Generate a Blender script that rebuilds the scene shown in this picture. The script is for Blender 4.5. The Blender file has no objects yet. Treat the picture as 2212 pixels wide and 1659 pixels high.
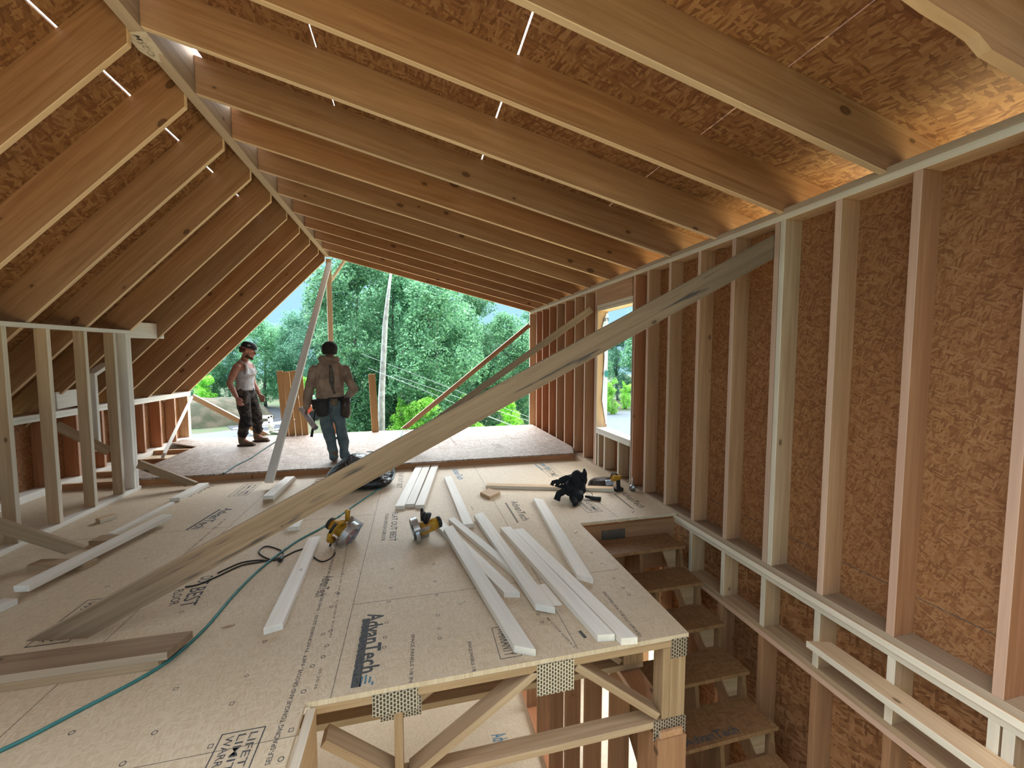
import bpy, bmesh, math, random
from mathutils import Vector as V, Matrix as M
from mathutils import noise as MN
from math import sin, cos, pi, radians, sqrt, atan2
C = bpy.context.scene.collection
S = bpy.context.scene
random.seed(7)

# ---------------------------------------------------------------- camera
EYE = V((0, 0, 1.6)); FPX = 880.0
yaw, pit = radians(13.67), radians(3.67)
FW = V((sin(yaw)*cos(pit), cos(yaw)*cos(pit), -sin(pit)))
RT = V((cos(yaw), -sin(yaw), 0)); UP = RT.cross(FW)
cam = bpy.data.objects.new('camera', bpy.data.cameras.new('camera')); C.objects.link(cam)
cam.data.sensor_width = 36; cam.data.lens = FPX*36/2212; cam.data.clip_end = 300; cam.data.clip_start = .05
mm = M((RT, UP, -FW)).transposed().to_4x4(); mm.translation = EYE; cam.matrix_world = mm
S.camera = cam
S.view_settings.view_transform = 'Standard'; S.view_settings.look = 'None'
S.view_settings.gamma = 1; S.view_settings.exposure = 0.78; S.view_settings.use_curve_mapping = False
S.cycles.max_bounces = 9; S.cycles.diffuse_bounces = 7; S.cycles.glossy_bounces = 3
S.cycles.sample_clamp_indirect = 6

def at(px, py, **k):
    """the point of the plane X=, Y= or Z= that a pixel of the photograph looks at"""
    d = FW + RT*((px-1106)/FPX) - UP*((py-829.5)/FPX)
    (a, v), = k.items(); i = 'XYZ'.index(a); t = (v-EYE[i])/d[i]
    return EYE + d*t

# ---------------------------------------------------------------- sky: overcast, thin and blue low in front, bright overhead and behind
SKY_LOW, SKY_HIGH, SKY_REAR = 0.62, 9.5, 0.75
w = bpy.data.worlds.new('overcast'); S.world = w; w.use_nodes = True
nt = w.node_tree; nt.nodes.clear(); N = nt.nodes.new; Lk = nt.links.new
tc = N('ShaderNodeTexCoord'); sp = N('ShaderNodeSeparateXYZ'); Lk(tc.outputs['Generated'], sp.inputs[0])
def mrange(val, a, b, c, d):
    m = N('ShaderNodeMapRange'); m.interpolation_type = 'SMOOTHSTEP'; Lk(val, m.inputs[0])
    for i, q in enumerate((a, b, c, d)): m.inputs[i+1].default_value = q
    return m.outputs[0]
hi = mrange(sp.outputs[2], .26, .50, SKY_LOW, SKY_HIGH)
rear = mrange(sp.outputs[1], -.05, -.50, 0, 1)
mxs = N('ShaderNodeMix'); mxs.data_type = 'FLOAT'; Lk(rear, mxs.inputs[0]); Lk(hi, mxs.inputs[2]); mxs.inputs[3].default_value = SKY_REAR
colr = N('ShaderNodeMix'); colr.data_type = 'RGBA'
cf = mrange(sp.outputs[2], .2, .5, 0, 1); Lk(cf, colr.inputs[0])
colr.inputs[6].default_value = (.45, .80, 1.0, 1); colr.inputs[7].default_value = (.90, .96, 1, 1)
bg = N('ShaderNodeBackground'); Lk(colr.outputs[2], bg.inputs[0]); Lk(mxs.outputs[0], bg.inputs[1])
ow = N('ShaderNodeOutputWorld'); Lk(bg.outputs[0], ow.inputs[0])
w.cycles.sampling_method = 'MANUAL'; w.cycles.sample_map_resolution = 512

# ---------------------------------------------------------------- materials
MT = {}
def newmat(name, rough=.7, spec=.3):
    m = bpy.data.materials.new(name); m.use_nodes = True; MT[name] = m
    b = m.node_tree.nodes['Principled BSDF']; b.inputs['Roughness'].default_value = rough
    b.inputs['Specular IOR Level'].default_value = spec
    return m, m.node_tree, b
def nn(nt, t, **k):
    n = nt.nodes.new('ShaderNode'+t)
    for a, v in k.items(): setattr(n, a, v)
    return n
def ramp(nt, fac, stops):
    r = nn(nt, 'ValToRGB'); nt.links.new(fac, r.inputs[0]); e = r.color_ramp.elements
    while len(e) < len(stops): e.new(.5)
    for i, (p, c) in enumerate(stops):
        e[i].position = p; e[i].color = (c[0], c[1], c[2], 1) if hasattr(c, '__len__') else (c, c, c, 1)
    return r.outputs[0]
def mix(nt, fac, a, b, mode='MIX'):
    m = nn(nt, 'Mix', data_type='RGBA', blend_type=mode)
    for i, v in ((0, fac), (6, a), (7, b)):
        if isinstance(v, bpy.types.NodeSocket): nt.links.new(v, m.inputs[i])
        else: m.inputs[i].default_value = v if i == 0 else (v[0], v[1], v[2], 1)
    return m.outputs[2]
def noise(nt, vec, scale, detail=3, rough=.5, dist=0):
    n = nn(nt, 'TexNoise'); nt.links.new(vec, n.inputs['Vector']); n.inputs['Scale'].default_value = scale
    n.inputs['Detail'].default_value = detail; n.inputs['Roughness'].default_value = rough; n.inputs['Distortion'].default_value = dist
    return n.outputs[0]
def mapping(nt, vec, sc=(1, 1, 1), rot=(0, 0, 0), loc=None):
    m = nn(nt, 'Mapping'); nt.links.new(vec, m.inputs[0]); m.inputs['Scale'].default_value = sc; m.inputs['Rotation'].default_value = rot
    if loc is not None: nt.links.new(loc, m.inputs['Location'])
    return m.outputs[0]
def bump(nt, b, h, s=.3, d=.01):
    n = nn(nt, 'Bump'); nt.links.new(h, n.inputs['Height']); n.inputs['Strength'].default_value = s; n.inputs['Distance'].default_value = d
    nt.links.new(n.outputs[0], b.inputs['Normal'])

EDGE = {}
def wood(name, light, dark, vary=.25, knots=1.0, rough=.65, alt=None, flat=(3.6, 6.5, .4), edge=None, stain=0):
    """sawn lumber: grain along the board's own X axis, knots, a tint of its own per board"""
    m, nt, b = newmat(name, rough)
    tc = nn(nt, 'TexCoord'); oi = nn(nt, 'ObjectInfo')
    off = nn(nt, 'VectorMath', operation='SCALE'); off.inputs[0].default_value = (37, 11, 23); nt.links.new(oi.outputs['Random'], off.inputs['Scale'])
    vec = mapping(nt, tc.outputs['Object'], loc=off.outputs[0])
    g1 = noise(nt, mapping(nt, vec, (1.1, 26, 26)), 1, 4, .6, .6)
    g2 = noise(nt, mapping(nt, vec, (3, 110, 110)), 1, 2, .5)
    big = noise(nt, mapping(nt, vec, (.9, 5, 5)), 1, 2)
    col = mix(nt, ramp(nt, g1, [(.3, 0), (.68, 1)]), dark, light)
    col = mix(nt, ramp(nt, g2, [(.35, .28), (.6, 0)]), col, dark)
    col = mix(nt, ramp(nt, big, [(.35, .32), (.6, 0)]), col, tuple(c*.72 for c in light))
    if knots:
        vo = nn(nt, 'TexVoronoi', feature='F1'); nt.links.new(mapping(nt, vec, flat), vo.inputs['Vector']); vo.inputs['Scale'].default_value = 1
        vo.inputs['Randomness'].default_value = 1
        cs = nn(nt, 'SeparateColor'); nt.links.new(vo.outputs['Color'], cs.inputs[0])
        sz = nn(nt, 'MapRange'); nt.links.new(cs.outputs[0], sz.inputs[0]); sz.inputs[1].default_value = .46; sz.inputs[2].default_value = 1; sz.inputs[3].default_value = 0; sz.inputs[4].default_value = .20*knots
        df = nn(nt, 'Math', operation='SUBTRACT'); nt.links.new(sz.outputs[0], df.inputs[0]); nt.links.new(vo.outputs['Distance'], df.inputs[1])
        ring = ramp(nt, df.outputs[0], [(.0, 0), (.03, .85), (.12, .7)])
        halo = nn(nt, 'MapRange'); nt.links.new(df.outputs[0], halo.inputs[0]); halo.inputs[1].default_value = -.10; halo.inputs[2].default_value = .0; halo.inputs[4].default_value = .35
        gt = nn(nt, 'Math', operation='GREATER_THAN'); nt.links.new(sz.outputs[0], gt.inputs[0]); gt.inputs[1].default_value = .02
        h2 = nn(nt, 'Math', operation='MULTIPLY'); nt.links.new(halo.outputs[0], h2.inputs[0]); nt.links.new(gt.outputs[0], h2.inputs[1])
        col = mix(nt, h2.outputs[0], col, dark)
        col = mix(nt, ring, col, tuple(c*.30 for c in dark))
    if alt:
        a2 = nn(nt, 'Math', operation='FRACT'); mu = nn(nt, 'Math', operation='MULTIPLY'); mu.inputs[1].default_value = 7.31
        nt.links.new(oi.outputs['Random'], mu.inputs[0]); nt.links.new(mu.outputs[0], a2.inputs[0])
        col = mix(nt, ramp(nt, a2.outputs[0], [(.25, 0), (.75, 1)]), col, mix(nt, 1.0, col, alt, 'MULTIPLY'))
    if stain: col = mix(nt, ramp(nt, noise(nt, mapping(nt, tc.outputs['Object'], (1.5, 16, 3), (0, 0, .03)), 1, 3, .6), [(.60, 0), (.68, .8)]), col, (.03, .03, .035))
    hs = nn(nt, 'HueSaturation'); nt.links.new(col, hs.inputs['Color'])
    vr = nn(nt, 'MapRange'); nt.links.new(oi.outputs['Random'], vr.inputs[0]); vr.inputs[3].default_value = 1-vary; vr.inputs[4].default_value = 1+vary*.6
    nt.links.new(vr.outputs[0], hs.inputs['Value'])
    nt.links.new(hs.outputs[0], b.inputs['Base Color'])
    bump(nt, b, g2, .25, .002)
    if edge:      # narrow faces paler: partly planed stock, mostly light on them put into the colour
        EDGE[name] = wood(name+'_lit_edge', edge, tuple(c*.78 for c in edge), vary, 0, rough, None if not alt else tuple((1+c)/2 for c in alt))
    return m
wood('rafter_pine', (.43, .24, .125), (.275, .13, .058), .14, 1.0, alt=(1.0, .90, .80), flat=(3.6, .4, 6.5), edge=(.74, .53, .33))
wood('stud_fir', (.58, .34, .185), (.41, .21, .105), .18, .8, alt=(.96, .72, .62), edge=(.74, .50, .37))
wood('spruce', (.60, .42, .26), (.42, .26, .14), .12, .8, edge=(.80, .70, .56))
wood('pale_spruce', (.86, .82, .76), (.74, .67, .57), .08, .9, rough=.5)
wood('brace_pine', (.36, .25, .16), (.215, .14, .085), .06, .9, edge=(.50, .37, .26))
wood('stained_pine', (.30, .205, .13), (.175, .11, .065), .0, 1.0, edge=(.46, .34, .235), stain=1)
wood('truss_pine', (.44, .30, .175), (.28, .17, .085), .08, .8)
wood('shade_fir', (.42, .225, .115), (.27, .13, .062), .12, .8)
wood('worn_pine', (.47, .34, .22), (.30, .185, .10), .15, .7)

def strand(name, plane, lo, mid, hi, scale=1.0, contrast=1.0, ang=(0.3, -0.7), rough=.6, fine=None, along='a', spec=.25):
    """pressed strand board: flakes at several angles; plane = the two axes of the sheet"""
    m, nt, b = newmat(name, rough, spec)
    tc = nn(nt, 'TexCoord'); s = nn(nt, 'SeparateXYZ'); nt.links.new(tc.outputs['Object'], s.inputs[0])
    c = nn(nt, 'CombineXYZ'); nt.links.new(s.outputs['XYZ'.index(plane[0])], c.inputs[0]); nt.links.new(s.outputs['XYZ'.index(plane[1])], c.inputs[1])
    vec = c.outputs[0]
    nz = nn(nt, 'TexNoise'); nt.links.new(vec, nz.inputs['Vector']); nz.inputs['Scale'].default_value = 9*scale
    wv = nn(nt, 'VectorMath', operation='SCALE'); nt.links.new(nz.outputs['Color'], wv.inputs[0]); wv.inputs['Scale'].default_value = .035/scale
    ad = nn(nt, 'VectorMath', operation='ADD'); nt.links.new(vec, ad.inputs[0]); nt.links.new(wv.outputs[0], ad.inputs[1]); vec2 = ad.outputs[0]
    vals = []
    for k, a in enumerate(ang + (ang[0]+1.4,)):
        vo = nn(nt, 'TexVoronoi', voronoi_dimensions='2D'); rot = mapping(nt, vec2, (1, 1, 1), (0, 0, a))
        nt.links.new(mapping(nt, rot, (9*scale, 38*scale, 1)), vo.inputs['Vector']); vo.inputs['Scale'].default_value = 1
        sc = nn(nt, 'SeparateColor'); nt.links.new(vo.outputs['Color'], sc.inputs[0]); vals.append((sc.outputs[0], sc.outputs[1], sc.outputs[2]))
    m1 = nn(nt, 'Math', operation='GREATER_THAN'); nt.links.new(vals[0][1], m1.inputs[0]); m1.inputs[1].default_value = .45
    x1 = mix(nt, m1.outputs[0], vals[1][0], vals[0][0])
    m2 = nn(nt, 'Math', operation='GREATER_THAN'); nt.links.new(vals[2][1], m2.inputs[0]); m2.inputs[1].default_value = .72
    x2 = mix(nt, m2.outputs[0], x1, vals[2][0])
    gr = noise(nt, mapping(nt, mapping(nt, vec, (1, 1, 1), (0, 0, ang[0])), (14*scale, 120*scale, 1)), 1, 3, .7)
    x3 = mix(nt, .35, x2, ramp(nt, gr, [(.3, 0), (.7, 1)]))
    d = .5*(1-contrast)
    col = ramp(nt, x3, [(.08+d*.1, lo), (.30, tuple((p+q)/2 for p, q in zip(lo, mid))), (.5, mid), (.9, hi)])
    if contrast < 1: col = mix(nt, 1-contrast, col, mid)
    bigv = noise(nt, vec, 1.3, 3)
    col = mix(nt, ramp(nt, bigv, [(.3, .22), (.65, 0)]), col, lo)
    nt.links.new(col, b.inputs['Base Color']); bump(nt, b, x3, .25, .004)
    return m
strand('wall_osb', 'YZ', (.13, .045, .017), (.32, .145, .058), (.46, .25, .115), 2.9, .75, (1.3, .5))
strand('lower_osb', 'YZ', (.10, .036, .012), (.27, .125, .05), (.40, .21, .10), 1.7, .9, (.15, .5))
strand('roof_osb', 'YX', (.11, .040, .016), (.27, .125, .05), (.42, .235, .105), 1.6, .85, (.25, -.15))
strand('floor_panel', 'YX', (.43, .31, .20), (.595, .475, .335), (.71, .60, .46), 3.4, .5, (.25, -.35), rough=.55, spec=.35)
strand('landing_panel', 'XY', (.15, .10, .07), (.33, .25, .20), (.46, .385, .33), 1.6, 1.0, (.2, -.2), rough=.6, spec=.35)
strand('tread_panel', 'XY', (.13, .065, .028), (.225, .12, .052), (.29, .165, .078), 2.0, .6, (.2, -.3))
strand('panel_edge', 'XZ', (.18, .11, .06), (.33, .21, .12), (.42, .29, .18), 3, .8, (.0, -.1))

def plain(name, col, rough=.6, spec=.4, metal=0, nz=None, nscale=20, bmp=0, bscale=40):
    m, nt, b = newmat(name, rough, spec); b.inputs['Metallic'].default_value = metal
    tc = nn(nt, 'TexCoord')
    f = noise(nt, tc.outputs['Object'], nscale, 4)
    c2 = nz or tuple(c*.75 for c in col)
    nt.links.new(mix(nt, ramp(nt, f, [(.38, 0), (.62, 1)]), c2, col), b.inputs['Base Color'])
    if bmp: bump(nt, b, noise(nt, tc.outputs['Object'], bscale, 3), bmp, .02)
    return m
wood('gold_pine', (.66, .40, .18), (.48, .26, .10), .10, .9)
plain('ink', (.045, .05, .06), .7, nz=(.10, .095, .09), nscale=60)
plain('ink_blue', (.05, .17, .26), .7, nz=(.15, .22, .26), nscale=60)
plain('ink_soft', (.14, .12, .10), .8, nz=(.25, .20, .15), nscale=80)
plain('hose_teal', (.045, .20, .19), .45, nz=(.035, .16, .155))
plain('hose_dark', (.03, .07, .065), .5)
plain('cord_black', (.012, .012, .014), .45)
plain('tool_yellow', (.52, .27, .02), .42, nz=(.38, .18, .015), nscale=30)
plain('tool_black', (.02, .019, .018), .5)
plain('steel', (.55, .56, .57), .32, .5, .85, nz=(.38, .38, .38), nscale=25)
plain('blade_red', (.42, .12, .10), .4, nz=(.30, .10, .09))
plain('plastic_black', (.008, .009, .011), .30, .6, bmp=.9, bscale=16)
plain('plastic_pale', (.55, .62, .70), .25, .6)
plain('nylon_black', (.012, .013, .016), .75, .3, bmp=.4, bscale=60)
plain('pouch_leather', (.055, .032, .022), .38, .5, nz=(.03, .018, .013))
plain('skin', (.42, .19, .13), .5, nz=(.34, .13, .085), nscale=9)
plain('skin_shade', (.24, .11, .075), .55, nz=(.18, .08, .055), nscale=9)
plain('hair_dark', (.018, .013, .011), .8, bmp=.5, bscale=90)
plain('beard', (.075, .032, .02), .9)
plain('cap_black', (.022, .021, .027), .8)
plain('cap_patch', (.38, .34, .30), .8)
plain('cap_brim', (.16, .17, .17), .7)
plain('tank_top', (.50, .49, .53), .85, nz=(.30, .26, .23), nscale=7, bmp=.35, bscale=16)
plain('boot_tan', (.17, .11, .068), .8, nz=(.12, .078, .048), nscale=18)
plain('boot_sole', (.07, .045, .035), .8)
plain('belt_black', (.02, .018, .018), .6)
plain('hoodie_tan', (.33, .225, .165), .95, nz=(.20, .125, .09), nscale=6, bmp=.5, bscale=14)
plain('hoodie_dark', (.045, .04, .035), .95, nz=(.13, .10, .08), nscale=18)
plain('jeans', (.085, .115, .125), .9, nz=(.13, .17, .18), nscale=8, bmp=.3, bscale=16)
plain('paper_roll', (.50, .42, .40), .8, nz=(.36, .29, .27), nscale=30)
plain('bark', (.20, .19, .17), .95, nz=(.10, .09, .08), nscale=6, bmp=.6, bscale=12)
plain('bark_pale', (.40, .41, .40), .9, nz=(.25, .25, .24), nscale=5)
plain('asphalt', (.022, .027, .036), .85, nz=(.018, .023, .03), nscale=4)
plain('asphalt_pale', (.07, .085, .10), .85, nz=(.06, .075, .09), nscale=2)
plain('grass', (.03, .06, .018), .95, nz=(.055, .055, .03), nscale=1.6, bmp=.5, bscale=5)
plain('dirt', (.075, .062, .042), .95, nz=(.028, .032, .015), nscale=1.2, bmp=.6, bscale=4)
plain('gravel', (.46, .42, .36), .95, nz=(.34, .31, .26), nscale=6)
plain('bounce_yellow', (.74, .64, .36), .95, nz=(.66, .56, .30), nscale=3)
plain('machine_red', (.65, .07, .025), .4)
plain('machine_white', (.75, .77, .80), .4)
plain('tire', (.02, .02, .02), .8)
plain('house_grey', (.10, .12, .14), .7)
plain('wire_grey', (.30, .36, .36), .6)
plain('paper_tag', (.62, .52, .40), .85, nz=(.52, .42, .31), nscale=30)
plain('wrap_white', (.62, .70, .80), .55, nz=(.52, .60, .70), nscale=8)
plain('wrap_teal', (.03, .28, .27), .6)
plain('shaving', (.70, .60, .48), .8)
plain('scab', (.20, .10, .045), .9, nz=(.72, .60, .46), nscale=26)
m, nt, b = newmat('camo', .9)
tc = nn(nt, 'TexCoord')
f1 = noise(nt, tc.outputs['Object'], 9, 3); f2 = noise(nt, tc.outputs['Object'], 14, 3, .6, 1)
nt.links.new(mix(nt, ramp(nt, f2, [(.54, 0), (.58, 1)]), ramp(nt, f1, [(.42, (.018, .014, .014)), (.5, (.05, .036, .03)), (.6, (.085, .068, .055))]), (.02, .018, .016)), b.inputs['Base Color'])
bump(nt, b, noise(nt, tc.outputs['Object'], 15, 2), .6, .02)
# toothed truss plate
m, nt, b = newmat('toothed_plate', .35, .5); b.inputs['Metallic'].default_value = .8
tc = nn(nt, 'TexCoord'); bk = nn(nt, 'TexBrick'); bk.offset = .5
sx = nn(nt, 'SeparateXYZ'); nt.links.new(tc.outputs['Object'], sx.inputs[0]); cx = nn(nt, 'CombineXYZ'); nt.links.new(sx.outputs[0], cx.inputs[1]); nt.links.new(sx.outputs[2], cx.inputs[0])
nt.links.new(cx.outputs[0], bk.inputs['Vector']); bk.inputs['Scale'].default_value = 1; bk.inputs['Brick Width'].default_value = .022; bk.inputs['Row Height'].default_value = .016; bk.inputs['Mortar Size'].default_value = .0035; bk.inputs['Mortar Smooth'].default_value = .2
nt.links.new(ramp(nt, bk.outputs['Fac'], [(.2, (.05, .045, .04)), (.8, (.40, .385, .35))]), b.inputs['Base Color']); bump(nt, b, bk.outputs['Fac'], .9, .004)
# leaves
def leafmat(name, c1, c2, c3):
    m, nt, b = newmat(name, .55, .25)
    g = nn(nt, 'NewGeometry'); oi = nn(nt, 'ObjectInfo')
    col = ramp(nt, g.outputs['Random Per Island'], [(0, c1), (.5, c2), (1, c3)])
    hs = nn(nt, 'HueSaturation'); nt.links.new(col, hs.inputs['Color'])
    vr = nn(nt, 'MapRange'); nt.links.new(oi.outputs['Random'], vr.inputs[0]); vr.inputs[3].default_value = .78; vr.inputs[4].default_value = 1.22; nt.links.new(vr.outputs[0], hs.inputs['Value'])
    nt.links.new(hs.outputs[0], b.inputs['Base Color'])
    tr = nn(nt, 'BsdfTranslucent'); nt.links.new(hs.outputs[0], tr.inputs[0]); ms = nn(nt, 'MixShader'); ms.inputs[0].default_value = .35
    nt.links.new(b.outputs[0], ms.inputs[1]); nt.links.new(tr.outputs[0], ms.inputs[2]); nt.links.new(ms.outputs[0], nt.nodes['Material Output'].inputs[0])
LK = 3.0
leafmat('leaf_green', (.022*LK, .060*LK, .034*LK), (.048*LK, .115*LK, .062*LK), (.10*LK, .20*LK, .105*LK))
leafmat('leaf_bright', (.05*LK, .13*LK, .02*LK), (.10*LK, .22*LK, .035*LK), (.19*LK, .33*LK, .07*LK))
leafmat('leaf_dark', (.016*LK, .044*LK, .030*LK), (.034*LK, .082*LK, .053*LK), (.065*LK, .14*LK, .09*LK))

# ---------------------------------------------------------------- object helpers
def wm(o): return o.matrix_basis.copy() if o.parent is None else wm(o.parent) @ o.matrix_basis
def put(o, mw=None, parent=None):
    C.objects.link(o)
    mw = mw or M.Identity(4)
    if parent is not None: o.parent = parent; o.matrix_basis = wm(parent).inverted() @ mw
    else: o.matrix_basis = mw
    return o
def tag(o, label=None, cat=None, group=None, kind=None):
    for k, v in (('label', label), ('category', cat), ('group', group), ('kind', kind)):
        if v: o[k] = v
    return o
def empty(name, loc=(0, 0, 0), label=None, cat=None, group=None, kind=None, rz=0):
    o = bpy.data.objects.new(name, None); o.empty_display_size = .1
    put(o, M.Translation(V(loc)) @ M.Rotation(rz, 4, 'Z')); return tag(o, label, cat, group, kind)

class MB:
    def __init__(s): s.b = bmesh.new()
    def box(s, lo, hi, mat=None):
        lo, hi = V(lo), V(hi)
        vs = [s.b.verts.new((x, y, z)) for x in (lo.x, hi.x) for y in (lo.y, hi.y) for z in (lo.z, hi.z)]
        if mat is not None:
            for v in vs: v.co = mat @ v.co
        for f in ((0, 1, 3, 2), (4, 6, 7, 5), (0, 4, 5, 1), (2, 3, 7, 6), (0, 2, 6, 4), (1, 5, 7, 3)): s.b.faces.new([vs[i] for i in f])
        return vs
    def prism(s, pts, a, b, ax=2):
        """outline pts (two coordinates) swept along axis ax from a to b"""
        def P(p, t):
            q = [p[0], p[1]]; q.insert(ax, t); return q
        lo = [s.b.verts.new(P(p, a)) for p in pts]; hi = [s.b.verts.new(P(p, b)) for p in pts]; n = len(pts)
        s.b.faces.new(lo[::-1]); s.b.faces.new(hi)
        for i in range(n): s.b.faces.new((lo[i], lo[(i+1) % n], hi[(i+1) % n], hi[i]))
    def tube(s, pts, r, n=8, caps=True, flat=1.0):
        pts = [V(p) for p in pts]; rs = r if hasattr(r, '__len__') else [r]*len(pts); rings = []
        t0 = (pts[1]-pts[0]).normalized(); u = t0.orthogonal().normalized()
        for i, p in enumerate(pts):
            t = ((pts[min(i+1, len(pts)-1)]-pts[max(i-1, 0)])).normalized()
            u = (u-t*u.dot(t)).normalized(); v = t.cross(u)
            rings.append([s.b.verts.new(p+(u*cos(2*pi*k/n)+v*sin(2*pi*k/n)*flat)*rs[i]) for k in range(n)])
        for a, b in zip(rings, rings[1:]):
            for k in range(n): s.b.faces.new((a[k], a[(k+1) % n], b[(k+1) % n], b[k]))
        if caps: s.b.faces.new(rings[0][::-1]); s.b.faces.new(rings[-1])
    def ball(s, c, r, rot=None, sub=2):
        r = r if hasattr(r, '__len__') else (r, r, r)
        x = M.Translation(V(c)) @ (rot.to_4x4() if rot else M.Identity(4)) @ M.Diagonal((*r, 1))
        bmesh.ops.create_icosphere(s.b, subdivisions=sub, radius=1, matrix=x)
    def limb(s, p0, p1, r0, r1, side=(1, 0, 0), flat=1.0, steps=7, n=14, bulge=0):
        """tapering rounded limb with an elliptical section: r along side, r*flat across"""
        p0, p1 = V(p0), V(p1); t = (p1-p0).normalized(); L = (p1-p0).length
        u = V(side); u = (u-t*u.dot(t)).normalized(); v = t.cross(u); rings = []
        prof = [(-.98, .2), (-.8, .6), (-.45, .9)]
        seq = [(p0+t*r0*min(1, flat)*a, r0*k) for a, k in prof]
        for i in range(steps+1):
            f = i/steps; seq.append((p0.lerp(p1, f), r0+(r1-r0)*f+bulge*sin(pi*f)))
        seq += [(p1-t*r1*min(1, flat)*a, r1*k) for a, k in prof[::-1]]
        for c, r in seq: rings.append([s.b.verts.new(c+u*cos(2*pi*k/n)*r+v*sin(2*pi*k/n)*r*flat) for k in range(n)])
        for a, b in zip(rings, rings[1:]):
            for k in range(n): s.b.faces.new((a[k], a[(k+1) % n], b[(k+1) % n], b[k]))
        s.b.faces.new(rings[0][::-1]); s.b.faces.new(rings[-1])
    def loft(s, rings, n=20, caps=True):
        """rings: (centre, half width along x, half depth along y) stacked upward"""
        R = []
        for c, a, b in rings: R.append([s.b.verts.new((c[0]+a*cos(2*pi*k/n), c[1]+b*sin(2*pi*k/n), c[2])) for k in range(n)])
        for p, q in zip(R, R[1:]):
            for k in range(n): s.b.faces.new((p[k], p[(k+1) % n], q[(k+1) % n], q[k]))
        if caps: s.b.faces.new(R[0][::-1]); s.b.faces.new(R[-1])
    def build(s, name, mat, parent=None, mw=None, edge_axis=None, smooth=False, bevel=0, label=None, remesh=0, world=False):
        if bevel: bmesh.ops.bevel(s.b, geom=s.b.edges[:], offset=bevel, segments=1, affect='EDGES')
        bmesh.ops.recalc_face_normals(s.b, faces=s.b.faces[:])
        me = bpy.data.meshes.new(name); s.b.to_mesh(me); s.b.free()
        me.materials.append(MT[mat] if isinstance(mat, str) else mat)
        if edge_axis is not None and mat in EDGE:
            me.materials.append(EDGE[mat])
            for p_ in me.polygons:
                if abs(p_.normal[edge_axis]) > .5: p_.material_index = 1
        if smooth or remesh: me.polygons.foreach_set('use_smooth', [True]*len(me.polygons))
        o = bpy.data.objects.new(name, me)
        if parent is not None and mw is None and not world: mw = wm(parent)
        put(o, mw, parent)
        if remesh:
            r = o.modifiers.new('r', 'REMESH'); r.mode = 'VOXEL'; r.voxel_size = remesh; r.use_smooth_shade = True
            q = o.modifiers.new('s', 'SMOOTH'); q.factor = .5; q.iterations = 3
        if label: o['label'] = label
        return o

W4, W6, T = .0964, .1515, .0413
def board(name, p0, p1, w, t, side, mat, parent=None, cut0=0, cut1=0, bevel=.002, center=True, **tg):
    """lumber from p0 to p1; w measured along side, t across; cut0/cut1 slope the ends across the width"""
    p0, p1 = V(p0), V(p1); x = (p1-p0).normalized(); L = (p1-p0).length
    y = V(side); y = (y-x*y.dot(x)).normalized(); z = x.cross(y)
    b = MB(); vs = b.box((0, -w/2, -t/2), (L, w/2, t/2))
    for v in vs:
        if v.co.x < L/2: v.co.x += cut0*v.co.y
        else: v.co.x += cut1*v.co.y
    mw = M((x, y, z)).transposed().to_4x4(); mw.translation = p0
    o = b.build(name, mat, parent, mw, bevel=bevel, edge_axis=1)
    return tag(o, **tg)

def lettering(s, p0, p1, h, parent, mat='ink', z=.0006, plane=None, mirror=False, bold=.012):
    """printed words as thin ink on a surface, running from p0 to p1, capital height h"""
    cu = bpy.data.curves.new('lettering', 'FONT'); cu.body = s; cu.offset = bold; cu.resolution_u = 2
    t = bpy.data.objects.new('lettering', cu); C.objects.link(t)
    bpy.context.view_layer.update()
    me = bpy.data.meshes.new_from_object(t.evaluated_get(bpy.context.evaluated_depsgraph_get()))
    bpy.data.objects.remove(t)
    xs = [v.co.x for v in me.vertices]; ys = [v.co.y for v in me.vertices]
    if not xs: return
    x0, x1 = min(xs), max(xs); p0, p1 = V(p0), V(p1); d = p1-p0; n = V(plane or (0, 0, 1)); up = n.cross(d).normalized()
    for v in me.vertices:
        fx = (v.co.x-x0)/(x1-x0)
        if mirror: fx = 1-fx
        v.co = p0+d*fx+up*(v.co.y/.70*h)+n*z
    me.materials.append(MT[mat]); o = bpy.data.objects.new('printed_lettering', me); put(o, None, parent); return o

# ================================================================ STRUCTURE
# --- upper floor (panel tops at z=0) with the stair opening and the cut-back near edge
XW, XS = 2.62, 2.77          # wall: inner face of studs, inside of sheathing
XK = -4.18                   # knee wall inner face
YG = 9.09                    # gable end
XST, YST, YF, XF = 1.55, 3.595, 1.97, -.51
flr = empty('floor', (0, 0, 0), kind='structure')
b = MB()
out = [(XK-.1, -1.2), (XF, -1.2), (XF, YF), (XST-.01, YF), (XST, YST), (XW, YST), (XW, YG), (XK-.1, YG)]
b.prism(out, -.026, 0)
b.build('floor_panel', 'floor_panel', flr)
# seams between panels
b = MB()
for x in (-.40,): b.box((x-.002, YF, .0002), (x+.002, 5.93, .0008))
for x0, x1, y in ((-3.2, -.4, 4.3), (-.4, 1.5, 2.72), (1.62, 2.6, 4.55), (-3.2, -.5, 1.8)): b.box((x0, y-.0015, .0002), (x1, y+.0015, .0008))
for x in (.86, 1.98): b.box((x-.002, 2.0 if x < 1.5 else 3.62, .0002), (x+.002, 5.93, .0008))
b.box((-1.72, -1, .0002), (-1.716, 5.9, .0008))
b.build('panel_seam', 'ink_soft', flr)
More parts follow.
